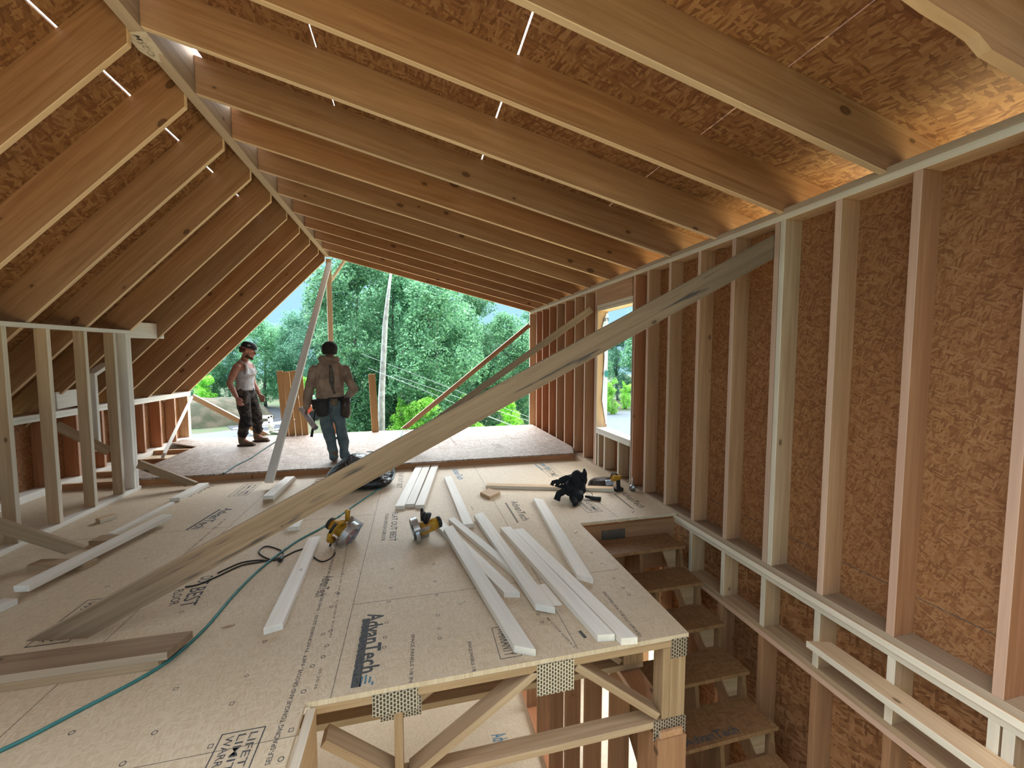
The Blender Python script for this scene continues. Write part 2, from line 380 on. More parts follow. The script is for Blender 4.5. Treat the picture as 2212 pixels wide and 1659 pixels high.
# landing at the gable end, one board higher
ZL, YL, XL = .10, 5.95, -3.58
lan = empty('floor_landing', (0, 0, 0), kind='structure')
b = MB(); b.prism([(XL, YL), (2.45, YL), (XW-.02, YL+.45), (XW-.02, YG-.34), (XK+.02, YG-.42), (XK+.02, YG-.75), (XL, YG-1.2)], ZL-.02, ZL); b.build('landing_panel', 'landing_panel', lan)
b = MB()
for y, x0, x1 in ((7.3, -3.5, 2.4),): b.box((x0, y-.002, ZL+.0002), (x1, y+.002, ZL+.0008))
for x, y0, y1 in ((-1.95, 5.97, 7.3), (.42, 5.97, 7.3), (-.8, 7.3, 8.6), (1.6, 7.3, 8.6)): b.box((x-.002, y0, ZL+.0002), (x+.002, y1, ZL+.0008))
b.build('panel_seam', 'ink_soft', lan)
board('rim_board', (XK+.05, YL+.03, .04), (2.44, YL+.03, .04), .078, T, (0, 0, 1), 'rafter_pine', lan)
board('rim_board', (XK, YG-.5, .04), (XW, YG-.38, .04), .078, T, (0, 0, 1), 'spruce', lan)
for k in range(3):
    board('joist', (XL-.02-.02*k, YL+.6+k*.66, .035), (XK, YL+.6+k*.66, .035), .07, T, (0, 0, 1), 'rafter_pine', lan)
board('edge_trim', (XL-.02, YL+.05, .045), (XL-.02, YG-1.2, .045), .07, T, (0, 0, 1), 'rafter_pine', lan)

# --- right wall
wr = empty('wall_right', (0, 0, 0), kind='structure')
WY0, WY1 = -.9, YG
b = MB(); zlo, zhi = -2.95, 2.68
wy0, wy1, wz0, wz1 = 4.554, 5.50, .575, 2.27
for lo, hi in (((wy1, zlo), (WY1, zhi)), ((WY0, -.1), (wy0, zhi)), ((wy0, -.1), (wy1, wz0)), ((wy0, wz1), (wy1, zhi))):
    b.box((XS, lo[0], lo[1]), (XS+.012, hi[0], hi[1]))
b.build('wall_sheathing', 'wall_osb', wr)
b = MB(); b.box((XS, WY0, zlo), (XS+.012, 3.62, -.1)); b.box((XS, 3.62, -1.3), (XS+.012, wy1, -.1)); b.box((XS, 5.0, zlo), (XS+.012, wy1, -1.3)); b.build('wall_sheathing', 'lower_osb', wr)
b = MB()
for y in (1.15, 3.8, 6.4): b.box((XS-.0008, y-.002, 0), (XS-.0002, y+.002, 2.6))
b.box((XS-.0008, WY0, .235), (XS-.0002, wy1, .239)); b.build('sheathing_seam', 'ink', wr)
xm = (XW+XS)/2
board('top_plate', (xm, WY0, 2.6555), (xm, WY1, 2.6555), .15, T, (1, 0, 0), 'brace_pine', wr)
board('top_plate', (xm, WY0, 2.6145), (xm, WY1, 2.6145), .15, T, (1, 0, 0), 'spruce', wr)
board('bottom_plate', (xm, WY0, .0015), (xm, WY1, .0015), .15, T, (1, 0, 0), 'brace_pine', wr)
board('bottom_plate', (xm-.012, WY0, -.040), (xm-.012, YST+.03, -.040), .15, T, (1, 0, 0), 'spruce', wr)
board('bottom_plate', (xm, WY0, -.082), (xm, YST+.03, -.082), .15, T, (1, 0, 0), 'spruce', wr)
far = [9.086, 8.537, 8.124, 7.676, 7.245, 6.823, 6.382, 5.976, 5.592, 4.52, 4.229, 3.82, 3.372, 2.952, 2.535, 2.489, 2.091, 1.677, 1.235, .79, .35, -.1, -.55]
for y in far:
    m_ = 'spruce' if y in (2.489, 9.086) else 'stud_fir'
    z0, z1 = .022, 2.594
    board('stud', (xm, y-T/2, z0), (xm, y-T/2, z1), .15, T, (1, 0, 0), m_, wr)
for y in (3.386, 2.958, 2.534, 2.098, 1.661, 1.24, 1.19, .75, .3):
    board('cripple_stud', (xm, y-T/2, -.492), (xm, y-T/2, -.103), .15, T, (1, 0, 0), 'spruce', wr)
for k, z in enumerate((-.512, -.554)):
    board('lower_top_plate', (xm, WY0, z), (xm, YST+1.5, z), .15, T, (1, 0, 0), 'stud_fir' if k else 'worn_pine', wr)
for y in (4.3, 3.86, 3.42, 2.98, 2.54, 2.1, 1.66, 1.22, .78, .3):
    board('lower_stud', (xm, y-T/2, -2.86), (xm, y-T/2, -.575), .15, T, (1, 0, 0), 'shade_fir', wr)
# --- window
w1 = empty('window_1', (XW, 5.03, 0), kind='structure')
board('header', (XW+.02, wy0, 2.475), (XW+.02, 5.592-T, 2.475), .235, T, (0, 0, 1), 'stud_fir', w1)
board('header', (XS-.03, wy0, 2.475), (XS-.03, 5.592-T, 2.475), .235, T, (0, 0, 1), 'stud_fir', w1)
board('header', (xm, wy0-.02, 2.337), (xm, wy1+.03, 2.337), .15, T, (1, 0, 0), 'spruce', w1)
board('header', (xm, wy0-.02, 2.292), (xm, wy1+.03, 2.292), .15, T, (1, 0, 0), 'spruce', w1)
for z in (.556, .514): board('window_sill', (xm-.003, wy0-.005, z), (xm-.003, wy1+.0, z), .156, T, (1, 0, 0), 'pale_spruce', w1)
board('trimmer_stud', (xm, 4.562-T/2-.02, .022), (xm, 4.562-T/2-.02, 2.27), .15, T*.9, (1, 0, 0), 'spruce', w1)
board('trimmer_stud', (xm, wy1+T/2, .022), (xm, wy1+T/2, 2.27), .15, T, (1, 0, 0), 'spruce', w1)
for px in (1309, 1318): pass
for y in (5.26, 5.455, 4.86): board('cripple_stud', (xm, y-T/2, .022), (xm, y-T/2, .492), .15, T, (1, 0, 0), 'spruce', w1)
# house wrap folded into the opening at its far jamb
zz = [2.25, 2.06, 1.86, 1.6, 1.2, .98, .62]; xx = [XS-.02, XS-.085, XS-.06, XS-.045, XS-.06, XS-.075, XS-.005]
b = MB()
f = [b.b.verts.new((XS+.015, wy1-.006, z)) for z in zz]; g = [b.b.verts.new((x, wy1-.010-.012*(i % 2), z)) for i, (x, z) in enumerate(zip(xx, zz))]
f2 = [b.b.verts.new((XS+.015, wy1-.002, z)) for z in zz]; g2 = [b.b.verts.new((x, wy1-.0075-.012*(i % 2), z)) for i, (x, z) in enumerate(zip(xx, zz))]
for i in range(6):
    b.b.faces.new((f[i], f[i+1], g[i+1], g[i])); b.b.faces.new((f2[i], g2[i], g2[i+1], f2[i+1])); b.b.faces.new((g[i], g[i+1], g2[i+1], g2[i]))
wrp = b.build('house_wrap', 'wrap_white', w1, M.Identity(4))
lettering('re', (XS-.075, wy1-.024, 2.13), (XS+.005, wy1-.020, 2.13), .075, wrp, 'ink', plane=(0, -1, 0), mirror=True, z=.006)
b = MB(); b.loft([((XS-.012, wy1-.024, 1.42), .001, .001), ((XS-.012, wy1-.024, 1.4), .022, .002), ((XS-.012, wy1-.024, 1.37), .03, .002), ((XS-.012, wy1-.024, 1.33), .022, .002), ((XS-.012, wy1-.024, 1.31), .001, .001)]); b.build('printed_emblem', 'wrap_teal', wrp, M.Identity(4))

# --- knee wall on the left
wl = empty('wall_left', (0, 0, 0), kind='structure')
b = MB(); b.box((XK-.162, -1, -.2), (XK-.15, YG, .96)); b.build('wall_sheathing', 'wall_osb', wl)
xk = XK-.075
for z in (.936, .894): board('top_plate', (xk, -1, z), (xk, YG, z), .15, T, (1, 0, 0), 'pale_spruce', wl)
for z in (.0625, .021): board('bottom_plate', (xk, -1, z), (xk, YG, z), .15, T, (1, 0, 0), 'pale_spruce', wl)
for i in range(22):
    y = 9.0-.44*i if i else 9.05
    board('stud', (xk, y-T/2, .084), (xk, y-T/2, .873), .15, T, (1, 0, 0), 'stud_fir' if i else 'spruce', wl)
board('stud', (xk, 8.98, .084), (xk, 8.98, .873), .15, T, (1, 0, 0), 'spruce', wl)

# --- partition of bare studs
XP = -3.25
wp = empty('wall_partition', (0, 0, 0), kind='structure')
xp = XP-W4/2
board('bottom_plate', (xp, 1.2, .0207), (xp, 5.83, .0207), W4, T, (1, 0, 0), 'pale_spruce', wp)
board('top_plate', (xp, 2.0, 1.845), (xp, 5.83, 1.905), W4, T, (1, 0, 0), 'pale_spruce', wp)
for y in (2.9, 3.35, 3.79, 4.226, 4.645, 5.085, 5.505, 5.708, 5.752):
    zt = 1.845+(y-2.0)*.06/3.83-.021
    board('stud', (xp, y+T/2, .042), (xp, y+T/2, zt), W4, T, (1, 0, 0), 'spruce' if y not in (5.708, 5.752) else 'pale_spruce', wp)
# shorter framing behind it
bk1 = board('lumber_post', at(207, 975, X=-3.62), at(196, 806, X=-3.62), W4, T, (1, 0, 0), 'pale_spruce', label='short pale upright board standing behind the bare stud partition on the left', cat='post')
p = at(196, 806, X=-3.62)
board('lumber_brace', p+V((0, 0, -.02)), p+V((.0, .26, .10)), W4, T, (1, 0, 0), 'pale_spruce', label='short pale board sloping up to the rafters behind the stud partition', cat='brace')
board('lumber_brace', at(119, 918, X=-3.75), at(236, 975, X=-3.45), W4, T, (0, 0, 1), 'worn_pine', label='brown board slanting down behind the studs of the left partition', cat='brace')

# --- lower storey
fl2 = empty('floor_lower', (0, 0, 0), kind='structure')
b = MB(); b.box((-5, -2, -2.93), (XS+.1, YG, -2.9)); b.build('floor_panel', 'floor_panel', fl2)
ws = empty('wall_stair', (0, 0, 0), kind='structure')
for y in (5.2, 4.76, 4.32, 3.88, 3.44, 3.0, 2.56):
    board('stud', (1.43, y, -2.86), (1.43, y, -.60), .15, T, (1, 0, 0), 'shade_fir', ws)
board('top_plate', (1.43, 1.95, -.58), (1.43, 5.3, -.58), .15, T, (1, 0, 0), 'stud_fir', ws)
board('bottom_plate', (1.43, 1.95, -2.88), (1.43, 5.3, -2.88), .15, T, (1, 0, 0), 'stud_fir', ws)
for k in range(5):
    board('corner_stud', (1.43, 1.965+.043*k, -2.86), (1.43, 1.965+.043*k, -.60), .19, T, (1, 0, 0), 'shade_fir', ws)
wl2 = empty('wall_lower_left', (0, 0, 0), kind='structure')
b = MB(); b.box((-4.6, -2, -2.9), (-4.55, YG, -.1)); b.build('wall_sheathing', 'lower_osb', wl2)

# ================================================================ ROOF
ZR, ZRL = 3.66, 3.56          # underside of the rafters at the ridge, right and left slope
KR = 1.01/4.26; KL = (3.555-.96)/2.48
TH = .28
cr, cl = sqrt(1+KR*KR), sqrt(1+KL*KL)
def zr(x): return ZR-KR*(x+1.64)              # underside right
def zl(x): return ZRL+KL*(x+1.70)             # underside left
ORD = ['', 'second ', 'third ', 'fourth ', 'fifth ', 'sixth ', 'seventh ', 'eighth ', 'ninth ', 'tenth ', 'eleventh ', 'twelfth ', 'thirteenth ', 'fourteenth ']
ridge = board('ridge_beam', (-1.655, .6, 3.815), (-1.655, YG+.02, 3.815), .33, .085, (0, 0, 1), 'brace_pine', label='long engineered ridge beam running along the peak of the roof', cat='beam')
def slope_rafter(name, x0, x1, zf, c, y, mat, wane=False):
    """plumb-cut rafter: outline in XZ, swept in Y; local X runs along the board"""
    k = (zf(x1)-zf(x0))/(x1-x0); L = abs(x1-x0)*c; ang = atan2(zf(x1)-zf(x0), x1-x0)
    b = MB(); sh, up = TH*sin(ang)/abs(cos(ang)), TH*(1 if cos(ang) > 0 else -1)    # plumb cuts
    low = [(0, 0), (L, 0)]
    if wane:      # bark edge left on the lower face
        low = [(L*t/60, 0 if t in (0, 60) else .012+.010*MN.noise(V((t*.35, 0, 4)))+(.022 if 38 < t < 47 else 0)) for t in range(61)]
    b.prism(low+[(L+sh, up), (sh, up)], 0, T, 1)
    mw = M.Translation((x0, y, zf(x0))) @ M.Rotation(-ang, 4, 'Y')
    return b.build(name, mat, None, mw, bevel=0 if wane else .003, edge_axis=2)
for i in range(15):
    y = 3.13+.661*(9-i); yl = y+.035
    if i == 0: y, yl = 9.03, 9.04
    first = 'rafter at the gable opening' if i == 0 else ORD[i]+'rafter from the gable opening' if i < 14 else 'rafter right over the camera'
    if y > .9:
        o = slope_rafter('rafter', -1.61, XS+.42, zr, cr, y, 'rafter_pine', i == 12)
        extra = {0: ', edge lit by the sky', 9: ', near end at the ridge lit white', 12: ', its lower edge rough and waney'}.get(i, '')
        tag(o, ('outermost ' if i == 0 else '')+first+', low right slope'+extra, 'rafter', 'rafters of the right roof slope')
    if y > .9:
        o = slope_rafter('rafter', -1.70, XK-.30, zl, cl, yl, 'rafter_pine')
        tag(o, ('outermost ' if i == 0 else '')+first+', steep left slope', 'rafter', 'rafters of the left roof slope')
# roof sheathing in courses with the daylight gaps seen in the photo
cg = empty('ceiling_right', (0, 0, 0), kind='structure')
def course(par, x0, x1, zf, c, y0, y1):
    t0 = TH*c; t1 = t0+.014
    b = MB(); b.prism([(x0, zf(x0)+t0), (x1, zf(x1)+t0), (x1, zf(x1)+t1), (x0, zf(x0)+t1)], y0, y1, 1)
    b.build('roof_panel', 'roof_osb', par)
YR0 = .72
gaps = [(-.605, .007), (.64, .011), (1.915, .006)]
xs = [-1.555]+[v for g, q in gaps for v in (g-q/2, g+q/2)]+[XS+.42]
for k in range(4): course(cg, xs[2*k], xs[2*k+1], zr, cr, YR0, YG+.1)
cgl = empty('ceiling_left', (0, 0, 0), kind='structure')
gl = [(-2.06, .012), (-2.98, .0015), (-3.9, .0015)]
xs = [-1.70]+[v for g, q in gl for v in (g+q/2, g-q/2)]+[XK-.42]
for k in range(4): course(cgl, xs[2*k], xs[2*k+1], zl, cl, YR0, YG+.1)
# blocks between the left rafters
for n_, (ya, yb, xb) in enumerate([(at(275, 700, X=-3.5)[1], None, -3.48), (at(150, 860, X=-4.1)[1], None, -4.02)]):
    ya = 6.5 if n_ == 0 else 5.9
    q0 = at(273, 712, X=-3.35) if n_ == 0 else at(118, 866, X=-4.0); q1 = at(350, 716, X=-3.35) if n_ == 0 else at(164, 858, X=-4.0)
    board('rafter_block', q0, q1, .20, T, (0, -.5, 1), 'pale_spruce', label=('pale triangular block nailed between rafters just beyond the partition top' if n_ == 0 else 'pale block low between rafters above the left knee wall, seen through the studs'), cat='block')
# paper tag on the ridge beam
pc = [V((-1.735, 3.20, 3.6475)), V((-1.60, 3.165, 3.6475)), V((-1.607, 3.37, 3.6475)), V((-1.632, 3.36, 3.6475)), V((-1.655, 3.42, 3.6475)), V((-1.665, 3.455, 3.6475)), V((-1.70, 3.44, 3.6475)), V((-1.745, 3.36, 3.6475))]
b = MB(); b.prism([(p.x, p.y) for p in pc], 3.645, 3.6478); tg = b.build('paper_tag', 'paper_tag', None, M.Identity(4))
tag(tg, 'torn off-white paper tag with handwriting on the underside of the ridge beam', 'tag')
lettering('C-25M', (-1.665, 3.40, 3.645), (-1.66, 3.21, 3.645), .035, tg, 'ink_soft', plane=(0, 0, -1), z=.0006)

# ================================================================ FLOOR TRUSSES AND STAIR
def truss(y, x0, x1, label, cat='floor truss'):
    tr = empty('floor_truss', (x0, y, 0), label, cat, 'floor trusses under the near floor edge')
    yc = y+W4/2
    board('top_chord', (x0, yc, -.048), (x1, yc, -.048), W4, T, (0, 1, 0), 'truss_pine', tr)
    board('bottom_chord', (x0, yc, -.525), (x1-.0, yc, -.525), W4, T, (0, 1, 0), 'worn_pine', tr)
    zt, zb = -.07, -.505
    for a, bb in (((.62, zt), (-.04, zb)), ((.84, zt-.01), (1.355, zb+.025)), ((-.44, -.22), (-.10, -.50))):
        board('web', (a[0], yc, a[1]), (bb[0], yc, bb[1]), W4, T, (0, 1, 0), 'worn_pine', tr)
    board('web', (-.095, yc, zt), (-.095, yc, zb), W4, T, (0, 1, 0), 'truss_pine', tr)
    for x in (1.40, 1.45, 1.50): board('end_post', (x, yc, zt), (x, yc, zb), W4, T+.008, (0, 1, 0), 'truss_pine', tr)
    return tr, y
def plate(tr, y, x0, x1, z0, z1, name='nail_plate'):
    b = MB(); b.box((0, 0, 0), (x1-x0, .003, z1-z0)); b.build(name, 'toothed_plate', tr, M.Translation((x0, y-.0035, z0)))
tr, y = truss(YF, XF+.02, 1.525, 'open web floor truss nearest the camera, toothed plates showing under the floor edge')
for q in ((-.215, .0, -.135, -.025), (.615, .825, -.20, -.026), (1.425, 1.53, -.135, -.022), (1.32, 1.535, -.62, -.50), (-.2, .05, -.56, -.47)): plate(tr, y, *q)
tr, y = truss(2.41, -3.3, 1.525, 'open web floor truss behind the nearest one, seen through its webs')
for q in ((-.22, .02, -.56, -.44), (1.02, 1.2, -.15, -.03)): plate(tr, y, *q)
tr, y = truss(2.85, -3.3, 1.525, 'open web floor truss furthest in under the subfloor, mostly hidden in shade')
plate(tr, y, .6, .8, -.2, -.03)
rj = board('rim_joist', (XF+.025, -1.1, -.30), (XF+.025, YF, -.30), .54, T, (0, 0, 1), 'spruce', label='tall joist closing the floor edge that runs towards the camera', cat='joist')
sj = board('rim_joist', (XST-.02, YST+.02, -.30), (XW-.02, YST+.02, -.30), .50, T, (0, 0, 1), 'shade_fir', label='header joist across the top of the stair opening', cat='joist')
b = MB(); b.box((0, 0, 0), (.26, .003, .16)); b.build('nail_plate', 'toothed_plate', sj, M.Translation((1.78, YST-.004, -.26)))
# staircase
st = empty('staircase', (2.0, 2.8, -.6), 'wooden staircase going down between the near floor edge and the stud wall', 'staircase')
noses = [(3.278, -.187), (3.014, -.402), (2.749, -.612), (2.484, -.821), (2.216, -1.03), (1.95, -1.24), (1.69, -1.45)]
XT0, XT1 = 1.56, 2.5
for k, (y, z) in enumerate(noses):
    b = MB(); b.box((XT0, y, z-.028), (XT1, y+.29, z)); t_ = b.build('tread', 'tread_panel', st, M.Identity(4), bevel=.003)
    if k == 4:
        lettering('AdvanTech', (1.76, y+.03, z), (2.20, y+.03, z), .06, t_, 'ink', bold=.024)
    for j, x in enumerate((XT0+.02, (XT0+XT1)/2, XT1-.06)):
        pass
for x in (XT0+.01, 2.03, XT1-.045):
    b = MB(); pts = []
    for k, (y, z) in enumerate(noses):
        pts += [(y+.27, z-.028), (y+.03, z-.028)]
    pts += [(noses[-1][0]+.03, noses[-1][1]-.35), (noses[-1][0]+.25, noses[-1][1]-.45), (noses[0][0]+.27, noses[0][1]-.36)]
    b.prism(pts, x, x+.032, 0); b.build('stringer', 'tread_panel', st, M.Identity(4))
for k, (y, z) in enumerate(noses[:6]):
    for x, wd in ((XT1-.2, .12),):
        b = MB(); zb = noses[k+1][1]
        b.prism([(x-.03, z-.03), (x+wd, z-.03), (x+wd, zb+.004), (x+.05, zb+.004)], y+.035, y+.055, 1); b.build('stair_block', 'truss_pine', st, M.Identity(4))
# plank in the stairwell
pl = board('plank', (2.545, .2, -.266), (2.545, 2.0, -.266), .145, T, (1, 0, .0), 'spruce', label='loose light plank fixed along the stud wall above the lower ledge of the stairwell', cat='plank', cut1=-.35)

# ================================================================ BRACES AND POSTS
board('diagonal_brace', (2.755, 2.558, 2.493), (-1.93, 2.70, .05), W6, T, (0, 0, 1), 'stained_pine', cut1=1.6, cut0=-.0,
      label='longest diagonal brace, from the right wall top plate down to boards on the near floor', cat='brace')
a = at(1278, 668, X=2.58)
board('diagonal_brace', a, (-.30, 6.75, .12), W4, T, (0, 0, 1), 'brace_pine', cut1=1.3, label='middle diagonal brace, from beside the window down behind the black trash bag', cat='brace')
a = at(1142, 703, X=2.60); a[1] = 9.02
board('diagonal_brace', a, (-.19, 8.66, .14), W4, T, (0, 0, 1), 'stud_fir', cut1=1.2, label='thin far brace crossing the gable opening in front of the trees', cat='brace')
board('diagonal_brace', (-1.60, 8.96, 3.50), (-1.745, 5.50, .07), W4, T, (1, 0, 0), 'pale_spruce', label='steep pale brace from the ridge end down to a short board on the floor', cat='brace')
pm = board('lumber_post', (-1.63, 9.04, .1), (-1.63, 9.04, 3.6), W4, T, (1, .45, 0), 'spruce', label='thin upright under the ridge end, above the beanie of the worker seen from behind', cat='post')
a = at(742, 566, Y=9.13); c_ = at(718, 602, Y=9.13)
board('lumber_brace', a+(a-c_)*.6, c_+(c_-a)*.25, W4, T, (0, 1, 0), 'spruce', label='short angled tie at the ridge end beside the thin upright', cat='brace')
board('diagonal_brace', (-4.12, 9.02, .86), (-2.76, 8.66, .12), W4, T, (0, 0, 1), 'spruce', cut1=1.2, label='brace sloping from the left knee wall end down past the worker in the tank top', cat='brace')
board('diagonal_brace', (-4.11, 8.95, .83), (-3.70, 7.18, .12), W4, T, (0, 1, 1), 'pale_spruce', label='white-lit brace leaning on the end of the left knee wall', cat='brace')
board('diagonal_brace', (-3.20, 5.78, .31), (-2.74, 5.90, .05), W4, T, (0, 0, 1), 'worn_pine', cut1=.6, cut0=.6, label='short brown brace from the partition end to the rough-edged board on the floor', cat='brace') if 0 else None
board('diagonal_brace', (-3.215, 5.74, .33), at(414, 1046, Z=.05), W4, T, (0, 0, 1), 'worn_pine', cut1=1.0, label='short brown brace from the end of the stud partition to a rough-edged board', cat='brace')
board('diagonal_brace', (-3.215, 3.95, .335), at(165, 1188, Z=.05), W4, T, (0, 0, 1), 'worn_pine', cut1=1.0, label='brown brace with knots from the near partition studs to the floor', cat='brace')
# uprights at the gable end
for k, (xa, xb_) in enumerate(((597, 611), (612, 624), (625, 640), (641, 652))):
    p0, p1 = at((xa+xb_)/2+14, 940, Y=8.62), at((xa+xb_)/2, 801+k % 2*2, Y=8.62)
    p0[2] = .1
    board('upright_board', p0, p1, .105, T, (1, .15, 0), 'gold_pine', label=('leftmost', 'second', 'third', 'rightmost')[k]+' of the four upright boards standing together between the two workers', cat='upright board', group='upright boards at the gable end')
p0, p1 = at(811, 932, Y=8.62), at(803, 808, Y=8.62); p0[2] = .1
board('upright_board', p0, p1, .13, T, (1, .25, 0), 'gold_pine', label='single upright board standing alone at the gable edge, right of the beige hoodie', cat='upright board')
p0, p1 = at(722, 940, Y=8.62), at(722, 875, Y=8.62); p0[2] = .1
board('upright_board', p0, p1, .09, T, (1, .25, 0), 'stud_fir', label='low upright board seen between the legs of the worker in jeans', cat='upright board')

# ================================================================ LOOSE LUMBER ON THE FLOOR
def loose(near, farp, w, label, mat='pale_spruce', z=0, cn=0, cf=0, t=T, name='loose_board', cat='board', tilt=0, group=None, bevel=.002):
    p0, p1 = at(*near, Z=z+t), at(*farp, Z=z+t+tilt); p0[2] = z+t/2+.0005; p1[2] = z+t/2+tilt+.0005
    x = (p1-p0).normalized(); s = V((-x.y, x.x, 0))
    return board(name, p0, p1, w, t, s, mat, None, cn, cf, bevel, label=label, cat=cat, group=group)
loose((590, 1352), (680, 1159), W4, 'pale board lying alone left of the nearer yellow saw, cable across it', cn=-.25)
G3 = 'three pale boards side by side'
loose((863.5, 1093), (906.5, 1005), W4, 'leftmost of three pale boards side by side near the trash bag', group=G3)
loose((885.5, 1088.7), (923, 1003), W4, 'middle one of three pale boards side by side near the trash bag', group=G3)
loose((906.5, 1091), (940, 1004), W4, 'rightmost of three pale boards side by side near the trash bag', group=G3)
loose((1012, 1132), (967, 1029), W4, 'pale board slanting just right of the three side by side', cn=.0, cf=-.2)
loose((1325, 1053), (1051, 1046), W4, 'long narrow board lying crosswise behind the black tool bag', mat='spruce')
b = MB(); pts = [at(1037, 1063, Z=.04), at(1056, 1054, Z=.04), at(1081, 1062, Z=.04), at(1058, 1073, Z=.04)]
b.prism([(p.x, p.y) for p in pts][::-1], .0005, .0405); o = b.build('cutoff_block', 'spruce', None, M.Identity(4), bevel=.002); tag(o, 'small diamond-shaped cutoff lying left of the long crosswise board', 'block')
loose((1263, 1245), (1163, 1077), W4*1.05, 'pale board nearest the stair opening with a slanted near end', cn=.75, cf=.6)
loose((1310, 1371), (1091.5, 1138), W4, 'left one of the two long grooved boards lying close together by the floor edge', cn=.3, cf=.2, mat='pale_spruce')
loose((1360, 1378), (1119, 1142), W4*.96, 'right one of the two long grooved boards lying close together by the floor edge', cn=.3, cf=.2)
loose((1178, 1309), (1033, 1109), W4*1.05, 'board with a split near end on top of others in the middle of the pile', z=.014, cn=.75, cf=-.4)
loose((1203, 1306), (1168, 1262), W4*.7, 'short piece sticking out under the split-ended board', cn=.2, t=.012)
loose((1134, 1399), (968, 1138), W4, 'longest leftmost board of the pile, knotty with a slanted near end', z=.0, cn=.75, cf=-.5, tilt=.045)
loose((1106, 1279), (946, 1126), W4*.95, 'board lying under the leftmost one, its far end behind the right-hand saw', cn=.6)
loose((1141, 1254), (975, 1119), W4*.72, 'rough-edged board between the leftmost board and the split-ended one', cf=-.3, t=.036)
tw = loose((579, 1077), (629, 1031), W4*1.1, 'lower board of the stacked pair at the foot of the steep pale brace', mat='spruce', z=0)
loose((579, 1071), (627, 1029), W4*1.1, 'upper board of the stacked pair at the foot of the steep pale brace', z=.042)
loose((673, 1059), (694, 1034), W4*1.15, 'short bark-flecked board beside the left end of the trash bag', mat='scab')
loose((633, 1138), (670, 1067), W4, 'board half hidden under the longest diagonal brace')
loose((377, 1076), (441, 1043), W4*1.1, 'board with a rough torn edge at the foot of the short brown brace', mat='pale_spruce', z=0)
# left group
loose((45, 1266), (361, 1111), W4, 'long pale board propped on a block beside the left partition', z=.045, tilt=.0)
loose((239, 1152), (372, 1084), .05, 'thin pale strip lying between the partition and the long propped board', mat='pale_spruce', t=.03)
loose((74, 1214), (198, 1213), W4*1.05, 'dark block the long propped board rests on, nearest the partition', mat='worn_pine', name='lumber_block', cat='block')
loose((206, 1162), (250, 1161), W4*1.3, 'short block under the far part of the long propped board', mat='worn_pine', name='lumber_block', cat='block', t=.0405)
loose((211, 1121), (249, 1110), W4*.8, 'small cutoff lying alone near the partition bottom plate', mat='spruce', name='cutoff_block', cat='block')
loose((-60, 1330), (24, 1292), W4, 'board end showing at the left edge of the floor', mat='pale_spruce')
# pair of stacked boards that the long brace pushes on
for z, m_, lab in ((0, 'worn_pine', 'lower of the two stacked boards at the near left under the long brace foot'), (.042, 'brace_pine', 'upper of the two stacked boards at the near left, stained edge')):
    dx = .04 if z == 0 else 0
    board('loose_board', (-2.9, 2.47, z+T/2+.0005), (-1.235-dx, 2.455, z+T/2+.0005), .165, T, (0, 1, 0), m_, cut1=.25, label=lab, cat='board')

# shavings and bits
k = 0
for px, py, s_ in ((1243, 1148, .05), (997, 1302, .03), (1213, 1322, .025), (493, 1354, .035), (1020, 1098, .06), (1365, 1103, .07)):
    p = at(px, py, Z=0); an = random.uniform(0, 3)
    b = MB(); b.prism([(p.x-s_*cos(an), p.y-s_*sin(an)), (p.x+s_*.2, p.y-s_*.3), (p.x+s_*cos(an), p.y+s_*sin(an)), (p.x, p.y+s_*.25)], .0005, .005)
    o = b.build('wood_chip', 'shaving' if k != 3 else 'worn_pine', None, M.Identity(4))
    tag(o, ('wood splinter near the corner of the stair opening', 'tiny pale chip in the middle of the near floor', 'tiny chip beside the near end of the split board', 'dark sliver below the teal hose', 'dark sliver by the end of the slanting board', 'thin splinter near the wall by the stair opening')[k], 'chip'); k += 1

# ================================================================ PRINT ON THE PANELS
def txt(s, a, b_, h, mat='ink', par=flr, z=0, **k): return lettering(s, at(*a, Z=z), at(*b_, Z=z), h, par, mat, **k)
txt('AdvanTech', (795, 1327), (776, 1457), .095, bold=.024)
def bar(a, b_, w_, mat='ink', par=flr, z=0):
    p0, p1 = at(*a, Z=z), at(*b_, Z=z); d = (p1-p0); n_ = V((-d.y, d.x, 0)).normalized()*w_
    bb = MB(); bb.prism([(p.x, p.y) for p in (p0, p1, p1+n_, p0+n_)], z+.0004, z+.0009); bb.build('printed_bar', mat, par, M.Identity(4))
bar((783, 1338), (757, 1487), .045)
for a, b_ in (((781, 1462), (775, 1484)), ((789, 1458), (786, 1478)), ((798, 1462), (795, 1476)), ((803, 1472), (801, 1480))): bar(a, b_, .010, 'ink_blue')
txt('SUBFLOORING', (777, 1345), (756, 1450), .02, 'floor_panel', z=.001)
txt('FLAT OUT BEST', (848, 1107), (841, 1170), .055)
txt('TOUGH ENOUGH SUBFLOOR', (833, 1110), (823, 1169), .032)
txt('FLAT OUT BEST', (862, 1022), (857, 1055), .06, 'ink_soft')
txt('OUT', (436, 1246), (420, 1266), .08); txt('BEST', (413, 1272), (386, 1314), .09); txt('FLOOR', (378, 1276), (364, 1310), .05)
